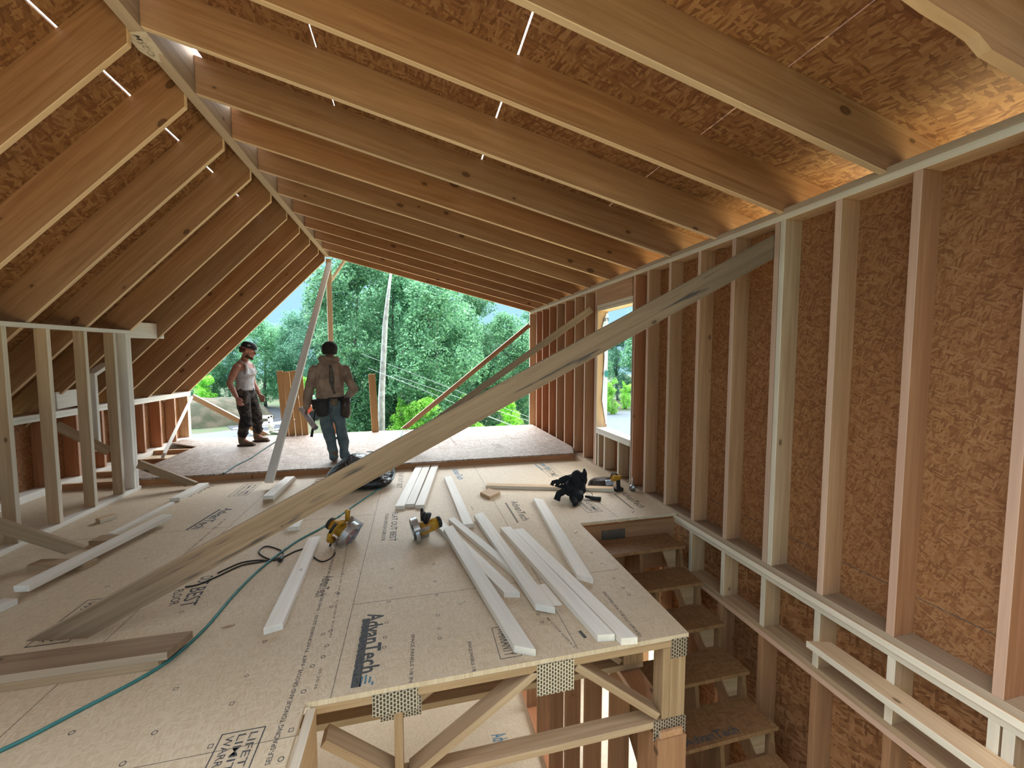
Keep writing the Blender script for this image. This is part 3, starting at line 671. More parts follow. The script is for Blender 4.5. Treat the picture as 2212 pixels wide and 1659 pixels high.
def stamp(cx, cy, dirp, wd, ht, lines, mat='ink', par=flr, z=0, frame=True):
    """boxed print: centre pixel, direction along which it reads (world xy), size"""
    c = at(cx, cy, Z=z); d = V((dirp[0], dirp[1], 0)).normalized(); u = V((-d.y, d.x, 0))
    if frame:
        bb = MB()
        for s0, s1, r0, r1 in ((-.5, .5, -.5, -.47), (-.5, .5, .47, .5), (-.5, -.485, -.5, .5), (.485, .5, -.5, .5)):
            q = [c+d*wd*a+u*ht*b2 for a, b2 in ((s0, r0), (s1, r0), (s1, r1), (s0, r1))]; bb.prism([(p.x, p.y) for p in q], z+.0004, z+.0009)
        bb.build('printed_frame', mat, par, M.Identity(4))
    n_ = len(lines); hh = ht*.8/n_
    for i, s in enumerate(lines):
        v = .40-(i+.82)*.8/n_
        lettering(s, c-d*wd*.44+u*ht*v, c+d*wd*.44+u*ht*v, hh*.68, par, mat, bold=.008)
LW = ['LIFETIME', 'LIMITED', 'WARRANTY']
stamp(170, 1338, (0, -1), .46, .2, LW)
stamp(495, 1650, (0, -1), .30, .17, LW)
stamp(531, 1057, (0, -1), .50, .2, LW)
stamp(1268, 1091, (0, -1), .42, .17, ['LIFETIME', 'WARRANTY'])
stamp(1093, 1385, (0, -1), .26, .12, ['WARRANTY'])
stamp(1190, 1020, (0, -1), .45, .18, ['LIFETIME'], 'ink_soft')
for (a, b_, h, m_) in (((487, 1098), (412, 1143), .09, 'ink'), ((572, 1118), (500, 1158), .09, 'ink_soft'), ((1102, 1083), (1129, 1125), .08, 'ink_soft'), ((976, 1014), (990, 1036), .09, 'ink_blue'),
                       ((1163, 1001), (1182, 1014), .09, 'ink_blue'), ((1338, 1064), (1382, 1097), .085, 'ink_soft'), ((700, 1245), (680, 1290), .07, 'ink_soft'), ((455, 1048), (395, 1075), .08, 'ink_soft')):
    txt('AdvanTech', a, b_, h, m_, bold=.024)
for a, b_, m_ in (((478, 1100), (405, 1145), 'ink'), ((1094, 1086), (1121, 1129), 'ink_soft'), ((1157, 1003), (1174, 1016), 'ink_blue'), ((1328, 1066), (1370, 1100), 'ink_soft'), ((1015+240, 1362), (1268, 1377), 'ink')): bar(a, b_, -.02, m_)
txt('SELF-SPACING TONGUE AND GROOVE - ', (583, 1652), (657, 1440), .020)
txt('NET THICKNESS 23/32 - THIS SIDE UP - SIZED FOR SPACING - RATED STURD-I-FLOOR', (658, 1437), (737, 1150), .017)
txt('SPACE PANELS 1/8 IN. SELF-SPACING TONGUE', (716, 1378), (752, 1175), .012, 'ink_soft')
txt('SPACE PANELS 1/8 IN', (889, 1371), (884, 1475), .018); txt('SPACE PANELS 1/8', (1010, 1386), (1021, 1451), .018)
txt('SPACE PANELS 1/8 IN. TO BE FULLY SUPPORTED', (1301, 1279), (1381, 1376), .020)
txt('MI CODE 0189 S 2', (1180, 1335), (1240, 1400), .014, 'ink_soft')
txt('SELF-SPACING TONGUE AND GROOVE - THIS SIDE UP', (330, 1258), (490, 1120), .02, 'ink_soft')
txt('05-20-26', (690, 1445), (678, 1490), .014, 'ink_soft')
lp = V((.98, 4.2, -2.9))
lettering('AdvanTech', at(1062, 1588, Z=-2.9), at(1078, 1650, Z=-2.9), .17, fl2, 'ink_blue', bold=.024)
stamp(1200, 1592, (.1, -1), .40, .2, LW[:2], 'ink_soft', fl2, -2.9)
# nailing marks: rings, squares and diamonds
b = MB()
def ring(cx, cy, r, n_, rot, bb, z=0):
    p = at(cx, cy, Z=z)
    o_ = [(p.x+r*cos(2*pi*k/n_+rot), p.y+r*sin(2*pi*k/n_+rot)) for k in range(n_)]; i_ = [(p.x+r*.68*cos(2*pi*k/n_+rot), p.y+r*.68*sin(2*pi*k/n_+rot)) for k in range(n_)]
    for k in range(n_):
        q = [o_[k], o_[(k+1) % n_], i_[(k+1) % n_], i_[k]]
        bb.b.faces.new([bb.b.verts.new((x, y, z+.0007)) for x, y in q])
for cx, cy, s_ in ((841, 1300, 'o'), (835, 1345, 's'), (832, 1377, 'o'), (830, 1398, 'o'), (946, 1329, 's'), (948, 1358, 'd'), (950, 1379, 'o'), (943, 1286, 'o'), (848, 1229, 's'), (844, 1270, 'o'), (937, 1219, 's'), (940, 1256, 'o'),
                   (716, 1311, 'o'), (698, 1370, 's'), (706, 1395, 'o'), (698, 1419, 'o'), (675, 1439, 'o'), (714, 1363, 's'), (656, 1494, 'o'), (629, 1577, 's'), (607, 1640, 'o'), (728, 1280, 'o'), (740, 1241, 's'), (731, 1283, 'o'),
                   (1162, 1327, 'o'), (1171, 1344, 'o'), (1278, 1194, 'o'), (1299, 1218, 'd'), (1326, 1249, 's'), (1346, 1270, 'o'), (1359, 1285, 'o'), (1247, 1230, 'o'), (334, 1583, 'o'), (380, 1488, 's'), (501, 1520, 's'), (155, 1583, 'o'),
                   (533, 1460, 'd'), (265, 1650, 'o'), (455, 1612, 's'), (392, 1322, 'o'), (358, 1265, 's'), (572, 1386, 's'), (232, 1267, 'o'), (315, 1206, 'o'), (857, 1140, 's'), (858, 1165, 'o'), (1060, 1312, 'o')):
    ring(cx, cy, .012 if s_ != 's' else .014, {'o': 10, 's': 4, 'd': 4}[s_], {'o': 0, 's': pi/4, 'd': 0}[s_], b)
b.build('printed_mark', 'ink', flr, M.Identity(4))
txt('AdvanTech', (880, 955), (862, 985), .09, 'ink_soft', lan, ZL) if 0 else None
for a, b_ in (((970, 945), (985, 962)), ((1010, 985), (940, 1000)), ((1080, 935), (1110, 950))):
    lettering('EXPOSURE 1 RATED SHEATHING', at(*a, Z=ZL), at(*b_, Z=ZL), .03, lan, 'ink_soft')
stamp(1075, 963, (.1, -1), .5, .2, ['SHEATHING', '7/16 IN'], 'ink_soft', lan, ZL, False)

# ================================================================ HOSE AND CORDS
def line(name, pix, r, mat, label, cat, z=None, n=8, group=None, parent=None, sub=6):
    pts = [at(p[0], p[1], Z=(p[2] if len(p) > 2 else r)) for p in pix]
    # smooth the polyline with Catmull-Rom
    out = []
    for i in range(len(pts)-1):
        p0, p1, p2, p3 = pts[max(i-1, 0)], pts[i], pts[i+1], pts[min(i+2, len(pts)-1)]
        for j in range(sub):
            t = j/sub; out.append(.5*((2*p1)+(-p0+p2)*t+(2*p0-5*p1+4*p2-p3)*t*t+(-p0+3*p1-3*p2+p3)*t**3))
    out.append(pts[-1]); b = MB(); b.tube(out, r, n); o = b.build(name, mat, parent, M.Identity(4), smooth=True)
    return tag(o, label, cat)
line('air_hose', [(-60, 1650), (0, 1622), (70, 1588), (180, 1530), (280, 1478), (350, 1437), (400, 1398), (450, 1350), (510, 1280), (570, 1222), (640, 1170), (700, 1137), (760, 1095), (805, 1065), (845, 1038), (852, 1015, .03), (848, 1004, .115), (852, 985, .11), (858, 965, .11), (870, 930, .11)], .0085, 'hose_teal', 'long teal air hose curving across the floor past the trash bag onto the landing', 'hose')
line('air_hose', [(481, 1024, .11), (510, 1005, .11), (540, 990, .11), (570, 970, .11), (605, 948, .11)], .011, 'hose_dark', 'dark green hose lying on the landing left of the steep pale brace', 'hose')
cordm = line('power_cord', [(400, 1268), (430, 1262), (470, 1245), (520, 1222), (560, 1214), (600, 1206), (612, 1195), (600, 1186), (575, 1180), (560, 1190), (565, 1200), (590, 1210), (611, 1204), (640, 1190), (665, 1186), (680, 1205), (697, 1213), (716, 1205), (724, 1194)], .0055, 'cord_black', 'looped black power cord running from the nearer yellow saw under the long brace', 'cord')
pc_ = at(608, 1206, Z=.02); b = MB(); b.tube([pc_+V((0, .02, 0)), pc_+V((0, -.035, 0))], [.014, .018], 10); b.build('cord_end', 'tool_black', cordm, M.Identity(4))
line('power_cord', [(470, 1238), (520, 1216), (560, 1210), (585, 1213)], .0055, 'cord_black', 'second strand of black cord beside the looped one left of the saw', 'cord')

# ================================================================ CIRCULAR SAWS
def saw(px, py, rz, tilt, label, red, roll=0):
    base = at(px, py, Z=0)
    s = empty('circular_saw', base, label, 'saw')
    R = M.Translation(base) @ M.Rotation(rz, 4, 'Z') @ M.Rotation(tilt, 4, 'Y') @ M.Translation((0, 0, .115)) @ M.Rotation(roll, 4, 'X')
    # blade plane is the local YZ plane at x=.07
    def bl(mb, n, m, **k): return mb.build(n, m, s, R, **k)
    b = MB(); b.tube([(-.13, 0, .0), (-.10, 0, .0), (.02, 0, .0), (.05, 0, 0)], [.045, .055, .06, .05], 18); bl(b, 'motor_housing', 'tool_yellow', smooth=True)
    b = MB(); b.tube([(-.165, 0, 0), (-.155, 0, 0), (-.13, 0, 0)], [.03, .05, .052], 16); bl(b, 'motor_cap', 'tool_black', smooth=True)
    b = MB(); b.tube([(-.03, .05, .04), (-.035, .035, .10), (-.035, -.02, .135), (-.035, -.08, .12), (-.03, -.115, .07), (-.03, -.10, .01)], [.026, .024, .02, .02, .024, .03], 12); bl(b, 'handle', 'tool_yellow' if red else 'tool_black', smooth=True)
    b = MB(); b.tube([(-.035, .01, .153), (-.035, -.035, .155), (-.035, -.075, .140)], .012, 10); bl(b, 'handle_grip', 'tool_black', smooth=True)
    b = MB(); b.tube([(-.02, .08, .02), (-.05, .13, .05), (-.06, .15, .07)], [.02, .02, .024], 10); bl(b, 'front_handle', 'tool_yellow' if red else 'tool_black', smooth=True)
    # guard: flat ring with a rim, open below
    b = MB(); n_ = 22
    for (a0, a1, r0, r1, x0, x1) in ((-10, 190, .070, .113, .084, .088), (-10, 190, .108, .116, .040, .092), (190, 345, .075, .108, .080, .084), (190, 345, .103, .110, .056, .086)):
        for i in range(n_):
            t0, t1 = radians(a0+(a1-a0)*i/n_), radians(a0+(a1-a0)*(i+1)/n_)
            q = [(r0*cos(t0), r0*sin(t0)), (r1*cos(t0), r1*sin(t0)), (r1*cos(t1), r1*sin(t1)), (r0*cos(t1), r0*sin(t1))]
            vs = [b.b.verts.new((x, y, z)) for x in (x0, x1) for y, z in q]
            for f_ in ((0, 1, 2, 3), (7, 6, 5, 4), (0, 4, 5, 1), (1, 5, 6, 2), (2, 6, 7, 3), (3, 7, 4, 0)): b.b.faces.new([vs[k] for k in f_])
    bl(b, 'blade_guard', 'steel')
    b = MB(); pts = []
    for i in range(48):
        r_ = .092 if i % 2 else .086; pts.append((r_*cos(2*pi*i/48), r_*sin(2*pi*i/48)))
    b.prism(pts, .070, .0725, 0); bl(b, 'blade', 'blade_red' if red else 'tool_black')
    b = MB(); b.tube([(.073, 0, 0), (.085, 0, 0)], [.018, .012], 8); bl(b, 'blade_bolt', 'steel')
    b = MB(); vs = b.box((-.06, -.13, -.004), (.08, .14, .0), M.Translation((.02, 0, -.045)) @ M.Rotation(radians(8), 4, 'X')); bl(b, 'shoe_plate', 'steel')
    b = MB(); b.tube([(-.03, -.10, .01), (-.03, -.14, -.02), (-.03, -.165, -.05)], [.012, .009, .006], 8); bl(b, 'cord_guard', 'tool_black', smooth=True)
    return s
saw(733, 1172, radians(-28), radians(24), 'yellow circular saw with a reddish blade, beside the single pale board', True, radians(48))
s2 = saw(921, 1166, radians(192), radians(12), 'yellow and black circular saw with a silver guard at the tip of the board pile', False, radians(35))

# ================================================================ TRASH BAG AND TOOL BAG
from mathutils import noise as MN
def lump(name, mat, parent, parts, amp, sc, sub=4, zmin=None, seed=0, mw=None, wr=0):
    b = MB()
    for c_, r_ in parts: b.ball(c_, r_, sub=sub)
    for v in b.b.verts:
        n_ = MN.noise(v.co*sc+V((seed, seed, 0)))*amp + MN.noise(v.co*sc*2.7)*amp*.5
        if wr: n_ += wr*abs(MN.noise(V((v.co.x*9, v.co.y*9+v.co.x*5, v.co.z*28))))
        v.co += v.co.normalized()*0+V((n_, n_*.6, n_*.8))
        if zmin is not None and v.co.z < zmin: v.co.z = zmin+(v.co.z-zmin)*.02
    return b.build(name, mat, parent, mw or wm(parent), smooth=True)
bagp = (-.66, 5.36, 0)
bagt = empty('trash_bag', bagp, 'large open black plastic trash bag lying on the floor at the landing edge', 'trash bag')
bm = MB(); Rg = []
for i in range(15):     # a lying sack: rings across X, its mouth open to the right
    t = i/14; x = -.47+.84*t
    rz_ = .02+.20*sin(pi*min(1, t*1.12))**.55*(1.0 if t < .7 else 1-.25*(t-.7)/.3); ry_ = .03+.27*sin(pi*min(1, .06+t*.9))**.6
    rz_ *= .74; zc = rz_*.95+.06*t+(.04*sin(pi*t*.8)); Rg.append([])
    for k in range(40):
        a = 2*pi*k/40; n_ = MN.noise(V((x*3.2, cos(a)*1.4, sin(a)*1.4)))*.035+abs(MN.noise(V((x*2.5, a*6.5, 3))))*.02
        z_ = zc+(rz_+n_)*sin(a)*1.08; Rg[-1].append(bm.b.verts.new((x+.03*sin(a), (ry_+n_)*cos(a)*1.0, max(.002, z_))))
for p, q in zip(Rg, Rg[1:]):
    for k in range(40): bm.b.faces.new((p[k], p[(k+1) % 40], q[(k+1) % 40], q[k]))
bm.b.faces.new(Rg[0][::-1]); bm.b.faces.new(Rg[-1])
bm.build('bag_body', 'plastic_black', bagt, smooth=True)
bm = MB(); bm.tube([(.30, -.20, .03), (.37, -.06, .06), (.40, .05, .12), (.37, .12, .22), (.27, .10, .33), (.16, .05, .40), (.08, .0, .42)], [.008, .014, .018, .020, .022, .016, .008], 8, flat=.5)
bm.build('bag_rim', 'plastic_pale', bagt, smooth=True, label='rolled mouth of the trash bag, painted pale for its white glare')  # white glare on the black plastic, put into the rim's colour
lump('bag_fold', 'plastic_black', bagt, [((.14, -.17, .07), (.24, .14, .075))], .02, 6, 4, .002, 3, wr=.02)
lump('bag_fold', 'plastic_black', bagt, [((-.33, -.26, .05), (.10, .10, .06))], .02, 9, 3, .002, 5)

tbp = at(1243, 1078, Z=0)
tb = empty('tool_bag', tbp, 'slumped black tool bag with straps lying over the long crosswise board', 'tool bag')
b = MB(); b.limb((.0, .12, .17), (-.03, -.12, .07), .10, .075, (1, 0, 0), .8); b.limb((.02, .02, .27), (.03, .0, .12), .06, .10, (1, 0, 0), .9); b.ball((.08, .06, .20), (.07, .08, .10)); b.ball((-.05, .02, .12), (.10, .10, .10)); b.limb((.10, .0, .25), (.11, .02, .33), .04, .012)
b.limb((-.07, -.10, .06), (-.09, -.22, .035), .05, .03)
for v in b.b.verts:
    n_ = MN.noise(v.co*14)*.018; v.co += V((n_, -n_, n_)); v.co.z = max(.003, v.co.z)
b.build('bag_body', 'nylon_black', tb, remesh=.008)
def strap(par, pts, wd, mat, th=.004, name='strap'):
    b = MB(); pts = [V(p) for p in pts]; L_ = []
    for i, p in enumerate(pts):
        t = (pts[min(i+1, len(pts)-1)]-pts[max(i-1, 0)]).normalized(); s_ = t.cross(V((0, -1, .3))).normalized()*wd/2; n_ = t.cross(s_).normalized()*th
        L_.append([b.b.verts.new(q) for q in (p-s_, p+s_, p+s_+n_, p-s_+n_)])
    for a, c_ in zip(L_, L_[1:]):
        for k in range(4): b.b.faces.new((a[k], a[(k+1) % 4], c_[(k+1) % 4], c_[k]))
    b.b.faces.new(L_[0][::-1]); b.b.faces.new(L_[-1]); return b.build(name, mat, par)
strap(tb, [(-.04, .02, .22), (-.10, .03, .25), (-.17, .02, .23), (-.22, .02, .16), (-.17, .01, .16), (-.10, .0, .14)], .05, 'nylon_black')
strap(tb, [(-.05, .04, .21), (-.14, .06, .19), (-.20, .05, .205), (-.255, .04, .20), (-.27, .04, .165)], .045, 'nylon_black')
strap(tb, [(-.06, -.02, .14), (-.14, -.04, .12), (-.22, -.05, .09), (-.25, -.07, .03)], .075, 'nylon_black')
b = MB(); b.tube([(.11, -.02, .03), (.17, -.07, .022), (.25, -.13, .024)], [.012, .022, .024], 12); b.build('tool_handle', 'tool_black', tb, smooth=True)
b = MB(); b.tube([(.10, .02, .10), (.16, .02, .075), (.20, -.01, .05), (.19, -.04, .03), (.13, -.04, .03)], .004, 6); b.build('cord_loop', 'cord_black', tb, smooth=True)
pp = at(1297, 1050, Z=0)
pch = empty('leather_pouch', pp, 'flat glossy brown-black pouch lying between the tool bag and the driver', 'pouch')
b = MB()
for x0, x1, z1, m_ in ((-.17, .13, .10, 0),):
    b.loft([((0, 0, .002), .17, .085), ((0, 0, .04), .165, .085), ((.0, 0, .085), .14, .06), ((.01, 0, .105), .11, .035)])
b.build('pouch_body', 'pouch_leather', pch, smooth=False, bevel=0)
b = MB(); b.box((.03, -.095, .03), (.13, -.06, .095)); b.build('pouch_pocket', 'plastic_pale', pch, bevel=.006, label='shiny pale pocket flap')
dp = at(1332, 1061, Z=0)
dr = empty('impact_driver', dp, 'small yellow and black cordless driver standing by the end of the crosswise board', 'driver')
b = MB(); b.limb((-.045, 0, .165), (.03, 0, .165), .042, .030, (0, 1, 0)); b.build('motor_housing', 'tool_yellow', dr, smooth=True)
b = MB(); b.limb((.015, 0, .15), (.03, .01, .04), .026, .024, (0, 1, 0)); b.build('handle', 'tool_black', dr, smooth=True)
b = MB(); b.box((-.02, -.035, .001), (.075, .04, .045)); b.build('battery', 'tool_black', dr, bevel=.006)
b = MB(); b.tube([(-.06, 0, .13), (-.085, 0, .17), (-.07, 0, .215), (-.02, 0, .215), (.01, 0, .20)], .009, 8); b.build('tool_hook', 'tool_black', dr, smooth=True)
cp = at(1366, 1060, Z=0)
cl_ = empty('clamp_light', cp, 'small shiny metal tool lying against the wall plate right of the driver', 'tool')
b = MB(); b.tube([(-.02, -.03, .035), (.03, .02, .055)], [.042, .030], 14); b.build('tool_cup', 'steel', cl_, smooth=True)
b = MB(); b.tube([(.0, .0, .07), (.01, .02, .12), (.03, .05, .14)], .006, 8); b.tube([(.03, .02, .04), (.07, .0, .03)], .008, 8); b.build('tool_arm', 'steel', cl_, smooth=True)

# ================================================================ PEOPLE
def hand(b, wrist, dirv, palm_n, s=1.0, curl=.5, right=True, thumb_side=None):
    """palm, four bent fingers of different length and a thumb leaving the side of the palm"""
    d = V(dirv).normalized(); n_ = V(palm_n); n_ = (n_-d*n_.dot(d)).normalized(); sd = d.cross(n_)
    if thumb_side is not None and sd.dot(V(thumb_side)) < 0: sd = -sd
    wr_ = V(wrist); k = wr_+d*.085*s
    b.limb(wr_, wr_+d*.075*s, .028*s, .040*s, sd, .45, 4, 10)
    for i, (o_, L_) in enumerate(((.030, .070), (.010, .080), (-.010, .074), (-.029, .058))):
        p0 = k+sd*o_*s; a = curl; p1 = p0+(d*cos(a*.5)+n_*sin(a*.5))*L_*.45*s; p2 = p1+(d*cos(a*1.4)+n_*sin(a*1.4))*L_*.32*s; p3 = p2+(d*cos(a*2.3)+n_*sin(a*2.3))*L_*.25*s
        b.tube([p0-d*.02*s, p0, p1, p2, p3], [.010*s, .0105*s, .010*s, .009*s, .007*s], 8)
    t0 = wr_+d*.025*s+sd*.022*s; t1 = t0+(d*.7+sd*.6+n_*.25)*.045*s; t2 = t1+(d*.95+n_*.35)*.033*s
    b.tube([t0, t1, t2], [.013*s, .011*s, .0085*s], 8)

# --- worker in the tank top: local frame, faces +y, right hand towards +x
A0 = V((-2.80, 7.86, ZL)); th = radians(-100)
pa = empty('person', A0, 'person in grey tank top, black cap and camouflage trousers near the gable edge', 'person', rz=th)
hd = radians(18)   # the head turns a little to his left
b = MB()
# trunk and neck
b.loft([((0, 0, .86), .155, .10), ((0, .0, .95), .165, .105), ((0, .0, 1.05), .145, .095), ((0, .01, 1.2), .165, .11), ((0, .01, 1.32), .19, .115), ((0, 0, 1.40), .18, .095), ((0, -.01, 1.455), .10, .07), ((0, .0, 1.475), .055, .055)])
b.limb((0, -.005, 1.44), (0, .035, 1.56), .058, .054)
# head with face
HS = 1.15; HC = V((0, .065, 1.615)); HR = M.Rotation(hd, 3, 'Z') @ M.Rotation(radians(-16), 3, 'X')
def H(x, y, z): return HC+HR @ (V((x, y, z))*HS)
b.ball(H(0, -.012, .028), (.087, .112, .10), HR); b.ball(H(0, .025, -.035), (.064, .080, .085), HR); b.ball(H(0, .062, -.092), (.028, .025, .022), HR)
b.limb(H(0, .088, .018), H(0, .108, -.018), .009, .015); b.ball(H(0, .088, -.052), (.026, .012, .006), HR); b.ball(H(0, .086, -.066), (.024, .012, .007), HR)
for sx_ in (-1, 1):
    b.ball(H(.078*sx_, -.008, -.005), (.010, .020, .032), HR); b.ball(H(.032*sx_, .082, .035), (.022, .012, .008), HR)
# arms: right one hangs near the camera, left one beyond
RS, RE, RW = V((.20, -.01, 1.35)), V((.27, -.095, 1.08)), V((.29, .02, .85))
LS, LE, LW2 = V((-.20, .0, 1.35)), V((-.26, -.02, 1.08)), V((-.275, .08, .85))
for s_, e_, w_, sd_ in ((RS, RE, RW, 1), (LS, LE, LW2, -1)):
    b.ball(s_, (.058, .060, .060)); b.limb(s_, e_, .056, .043, bulge=.006); b.limb(e_, w_, .045, .028, bulge=.006)
hand(b, RW, (RW-RE)+V((0, .02, -.06)), (-1, .2, 0), 1.1, .55, thumb_side=(0, 1, 0)); hand(b, LW2, (LW2-LE)+V((0, .03, -.05)), (1, .2, 0), 1.1, .6, thumb_side=(0, 1, 0))
# legs inside the trousers
hipR, hipL = V((.09, 0, .88)), V((-.09, 0, .88)); knR, anR = V((.10, .045, .50)), V((.10, -.02, .10)); knL, anL = V((-.16, .08, .50)), V((-.26, .03, .10))
for h_, k_, a_ in ((hipR, knR, anR), (hipL, knL, anL)):
    b.limb(h_, k_, .085, .058); b.limb(k_, a_, .058, .04)
    b.limb(a_, a_+V((0, .11, -.055)), .035, .03)
b.build('body', 'skin', pa, remesh=.0075)
b = MB()   # tank top
b.loft([((0, .0, .945), .185, .128), ((0, .0, 1.0), .172, .120), ((0, .0, 1.08), .166, .118), ((0, .01, 1.2), .182, .128), ((0, .012, 1.28), .188, .133)])
for sx_ in (-1, 1):
    b.limb((.11*sx_, .10, 1.24), (.10*sx_, .085, 1.38), .065, .034, (1, 0, 0), .5); b.limb((.10*sx_, .080, 1.385), (.095*sx_, -.02, 1.458), .033, .032, (1, 0, 0), .5); b.limb((.095*sx_, -.02, 1.458), (.09*sx_, -.085, 1.30), .032, .07, (1, 0, 0), .5)
b.limb((0, .112, 1.22), (0, .108, 1.30), .12, .085, (1, 0, 0), .3); b.limb((0, -.08, 1.2), (0, -.075, 1.38), .13, .09, (1, 0, 0), .4)
for v in b.b.verts: v.co += V((1, 1, 0))*MN.noise(v.co*11)*.012
b.build('tank_top', 'tank_top', pa, remesh=.008)
b = MB()   # trousers
b.loft([((0, .0, .80), .155, .115), ((0, .0, .88), .175, .13), ((0, .0, .965), .165, .118), ((0, .0, .99), .16, .112)])
for h_, k_, a_ in ((hipR, knR, anR), (hipL, knL, anL)):
    b.limb(h_, k_, .115, .085, flat=1.02); b.limb(k_, a_+V((0, 0, .09)), .088, .068, bulge=.006); b.ball(a_+V((0, .01, .12)), (.084, .087, .05)); b.ball(k_+V((0, .02, -.14)), (.085, .085, .05))
b.ball((.165, .02, .70), (.04, .08, .12)); b.ball((-.18, .04, .70), (.04, .08, .12))
for v in b.b.verts: v.co += V((1, 1, .3))*MN.noise(v.co*9)*.022
b.build('trousers', 'camo', pa, remesh=.0085)
b = MB(); b.loft([((0, .0, .955), .168, .122), ((0, .0, .985), .166, .120)]); b.build('belt', 'belt_black', pa)
for a_ in (anR, anL):
    b = MB(); b.limb(a_+V((0, -.02, .14)), a_+V((0, -.01, -.02)), .056, .058); b.limb(a_+V((0, -.02, -.055)), a_+V((0, .15, -.060)), .048, .046, (1, 0, 0), .78); bt = b.build('boot', 'boot_tan', pa, remesh=.007)
    b = MB(); b.prism([(a_.x-.045, a_.y-.075), (a_.x+.045, a_.y-.075), (a_.x+.055, a_.y+.10), (a_.x+.035, a_.y+.195), (a_.x-.035, a_.y+.195), (a_.x-.055, a_.y+.10)], .001, .028); b.build('boot_sole', 'boot_sole', bt, wm(pa), bevel=.004)
# cap, hair, beard
b = MB(); b.loft([((0, 0, .045), .084, .106), ((0, 0, .08), .084, .105), ((0, -.005, .115), .070, .088), ((0, -.01, .135), .040, .052), ((0, -.01, .14), .005, .006)])
cap = b.build('cap', 'cap_black', pa, wm(pa) @ M.Translation(HC) @ HR.to_4x4() @ M.Diagonal((HS, HS, HS, 1)), smooth=True)
b = MB(); b.prism([(.074*cos(t_), .075+.085*sin(t_)) for t_ in [pi*i/12 for i in range(13)]], .047, .052)
for v in b.b.verts: v.co.z -= abs(v.co.x)*.2+max(0, v.co.y-.09)*.25
b.build('cap_brim', 'cap_brim', cap, wm(cap))
b = MB(); b.ball((.082, .01, .088), (.006, .026, .013)); b.build('cap_patch', 'cap_patch', cap, wm(cap), smooth=True)
b = MB(); b.ball((.0, .102, .078), (.022, .006, .018)); b.build('cap_patch', 'cap_patch', cap, wm(cap), smooth=True)
b = MB(); b.ball(H(0, -.025, .012), (.091, .10, .062), HR); b.limb(H(0, -.09, .02), H(0, -.085, -.03), .035, .02); b.build('hair', 'beard', pa, smooth=True)
b = MB(); b.limb(H(-.052, .02, -.06), H(-.018, .075, -.098), .014, .020); b.limb(H(.052, .02, -.06), H(.018, .075, -.098), .014, .020); b.ball(H(0, .074, -.095), (.042, .032, .028), HR); b.ball(H(0, .02, -.085), (.060, .06, .030), HR); b.limb(H(-.022, .093, -.048), H(.022, .093, -.048), .006, .006); b.build('beard', 'beard', pa, remesh=.006)

# --- worker in the hoodie, seen from behind
B0 = V((-1.16, 6.28, ZL))
pb = empty('person', B0, 'person in a beige hoodie, black beanie, jeans and tool belt, seen from behind', 'person', rz=radians(3))
b = MB()
b.loft([((0, 0, .86), .15, .10), ((0, 0, .95), .16, .105), ((0, 0, 1.05), .14, .095), ((0, .01, 1.2), .16, .11), ((0, .01, 1.32), .18, .115), ((0, 0, 1.40), .17, .095), ((0, 0, 1.46), .09, .07), ((0, .0, 1.475), .055, .055)])
b.limb((0, 0, 1.44), (.005, .03, 1.55), .056, .052)
G = V((.01, .04, 1.605)); GR = M.Rotation(radians(-12), 3, 'Z')
def Gp(x, y, z): return G+GR @ V((x, y, z))
b.ball(Gp(0, -.01, .02), (.078, .098, .10), GR); b.ball(Gp(0, .03, -.04), (.056, .066, .07), GR); b.limb(Gp(0, .095, .01), Gp(0, .115, -.02), .009, .014); b.ball(Gp(0, .088, -.055), (.025, .012, .008), GR)
for sx_ in (-1, 1): b.ball(Gp(.080*sx_, 0, -.01), (.010, .02, .032), GR); b.ball(Gp(.03*sx_, .085, .03), (.02, .01, .008), GR)
LS, LE, LWr = V((-.20, 0, 1.35)), V((-.275, -.01, 1.03)), V((-.315, .02, .785))
RS, RE, RWr = V((.20, 0, 1.35)), V((.325, -.05, 1.045)), V((.215, .03, .915))
for s_, e_, w_ in ((LS, LE, LWr), (RS, RE, RWr)):
    b.limb(s_, e_, .05, .04); b.limb(e_, w_, .042, .028)
hand(b, LWr, (-.1, .03, -1), (1, .3, 0), 1.1, 1.15, thumb_side=(0, 1, 0)); hand(b, RWr, (-.75, .25, -.45), (-.2, 1, .2), 1.05, .5, thumb_side=(0, 0, 1))
hl, hr = V((-.085, 0, .88)), V((.085, 0, .88)); kl, al = V((-.06, .06, .50)), V((.03, -.01, .10)); kr, ar = V((.12, .07, .50)), V((.17, .06, .10))
for h_, k_, a_ in ((hl, kl, al), (hr, kr, ar)):
    b.limb(h_, k_, .08, .056); b.limb(k_, a_, .056, .04); b.limb(a_, a_+V((0, .11, -.055)), .035, .03)
b.build('body', 'skin_shade', pb, remesh=.0075)
b = MB()   # hoodie
b.loft([((0, 0, .92), .165, .13), ((0, 0, .97), .185, .145), ((0, 0, 1.05), .18, .135), ((0, .01, 1.18), .195, .14), ((0, .01, 1.3), .212, .145), ((0, 0, 1.38), .185, .125), ((0, -.01, 1.445), .12, .095), ((0, 0, 1.48), .085, .085)])
for s_, e_, w_ in ((LS, LE, LWr), (RS, RE, RWr)):
    b.ball(s_+V((0, 0, -.015)), .066); b.limb(s_+V((0, 0, -.02)), e_, .068, .058, bulge=.004); b.limb(e_, w_+(e_-w_)*.08, .060, .042)
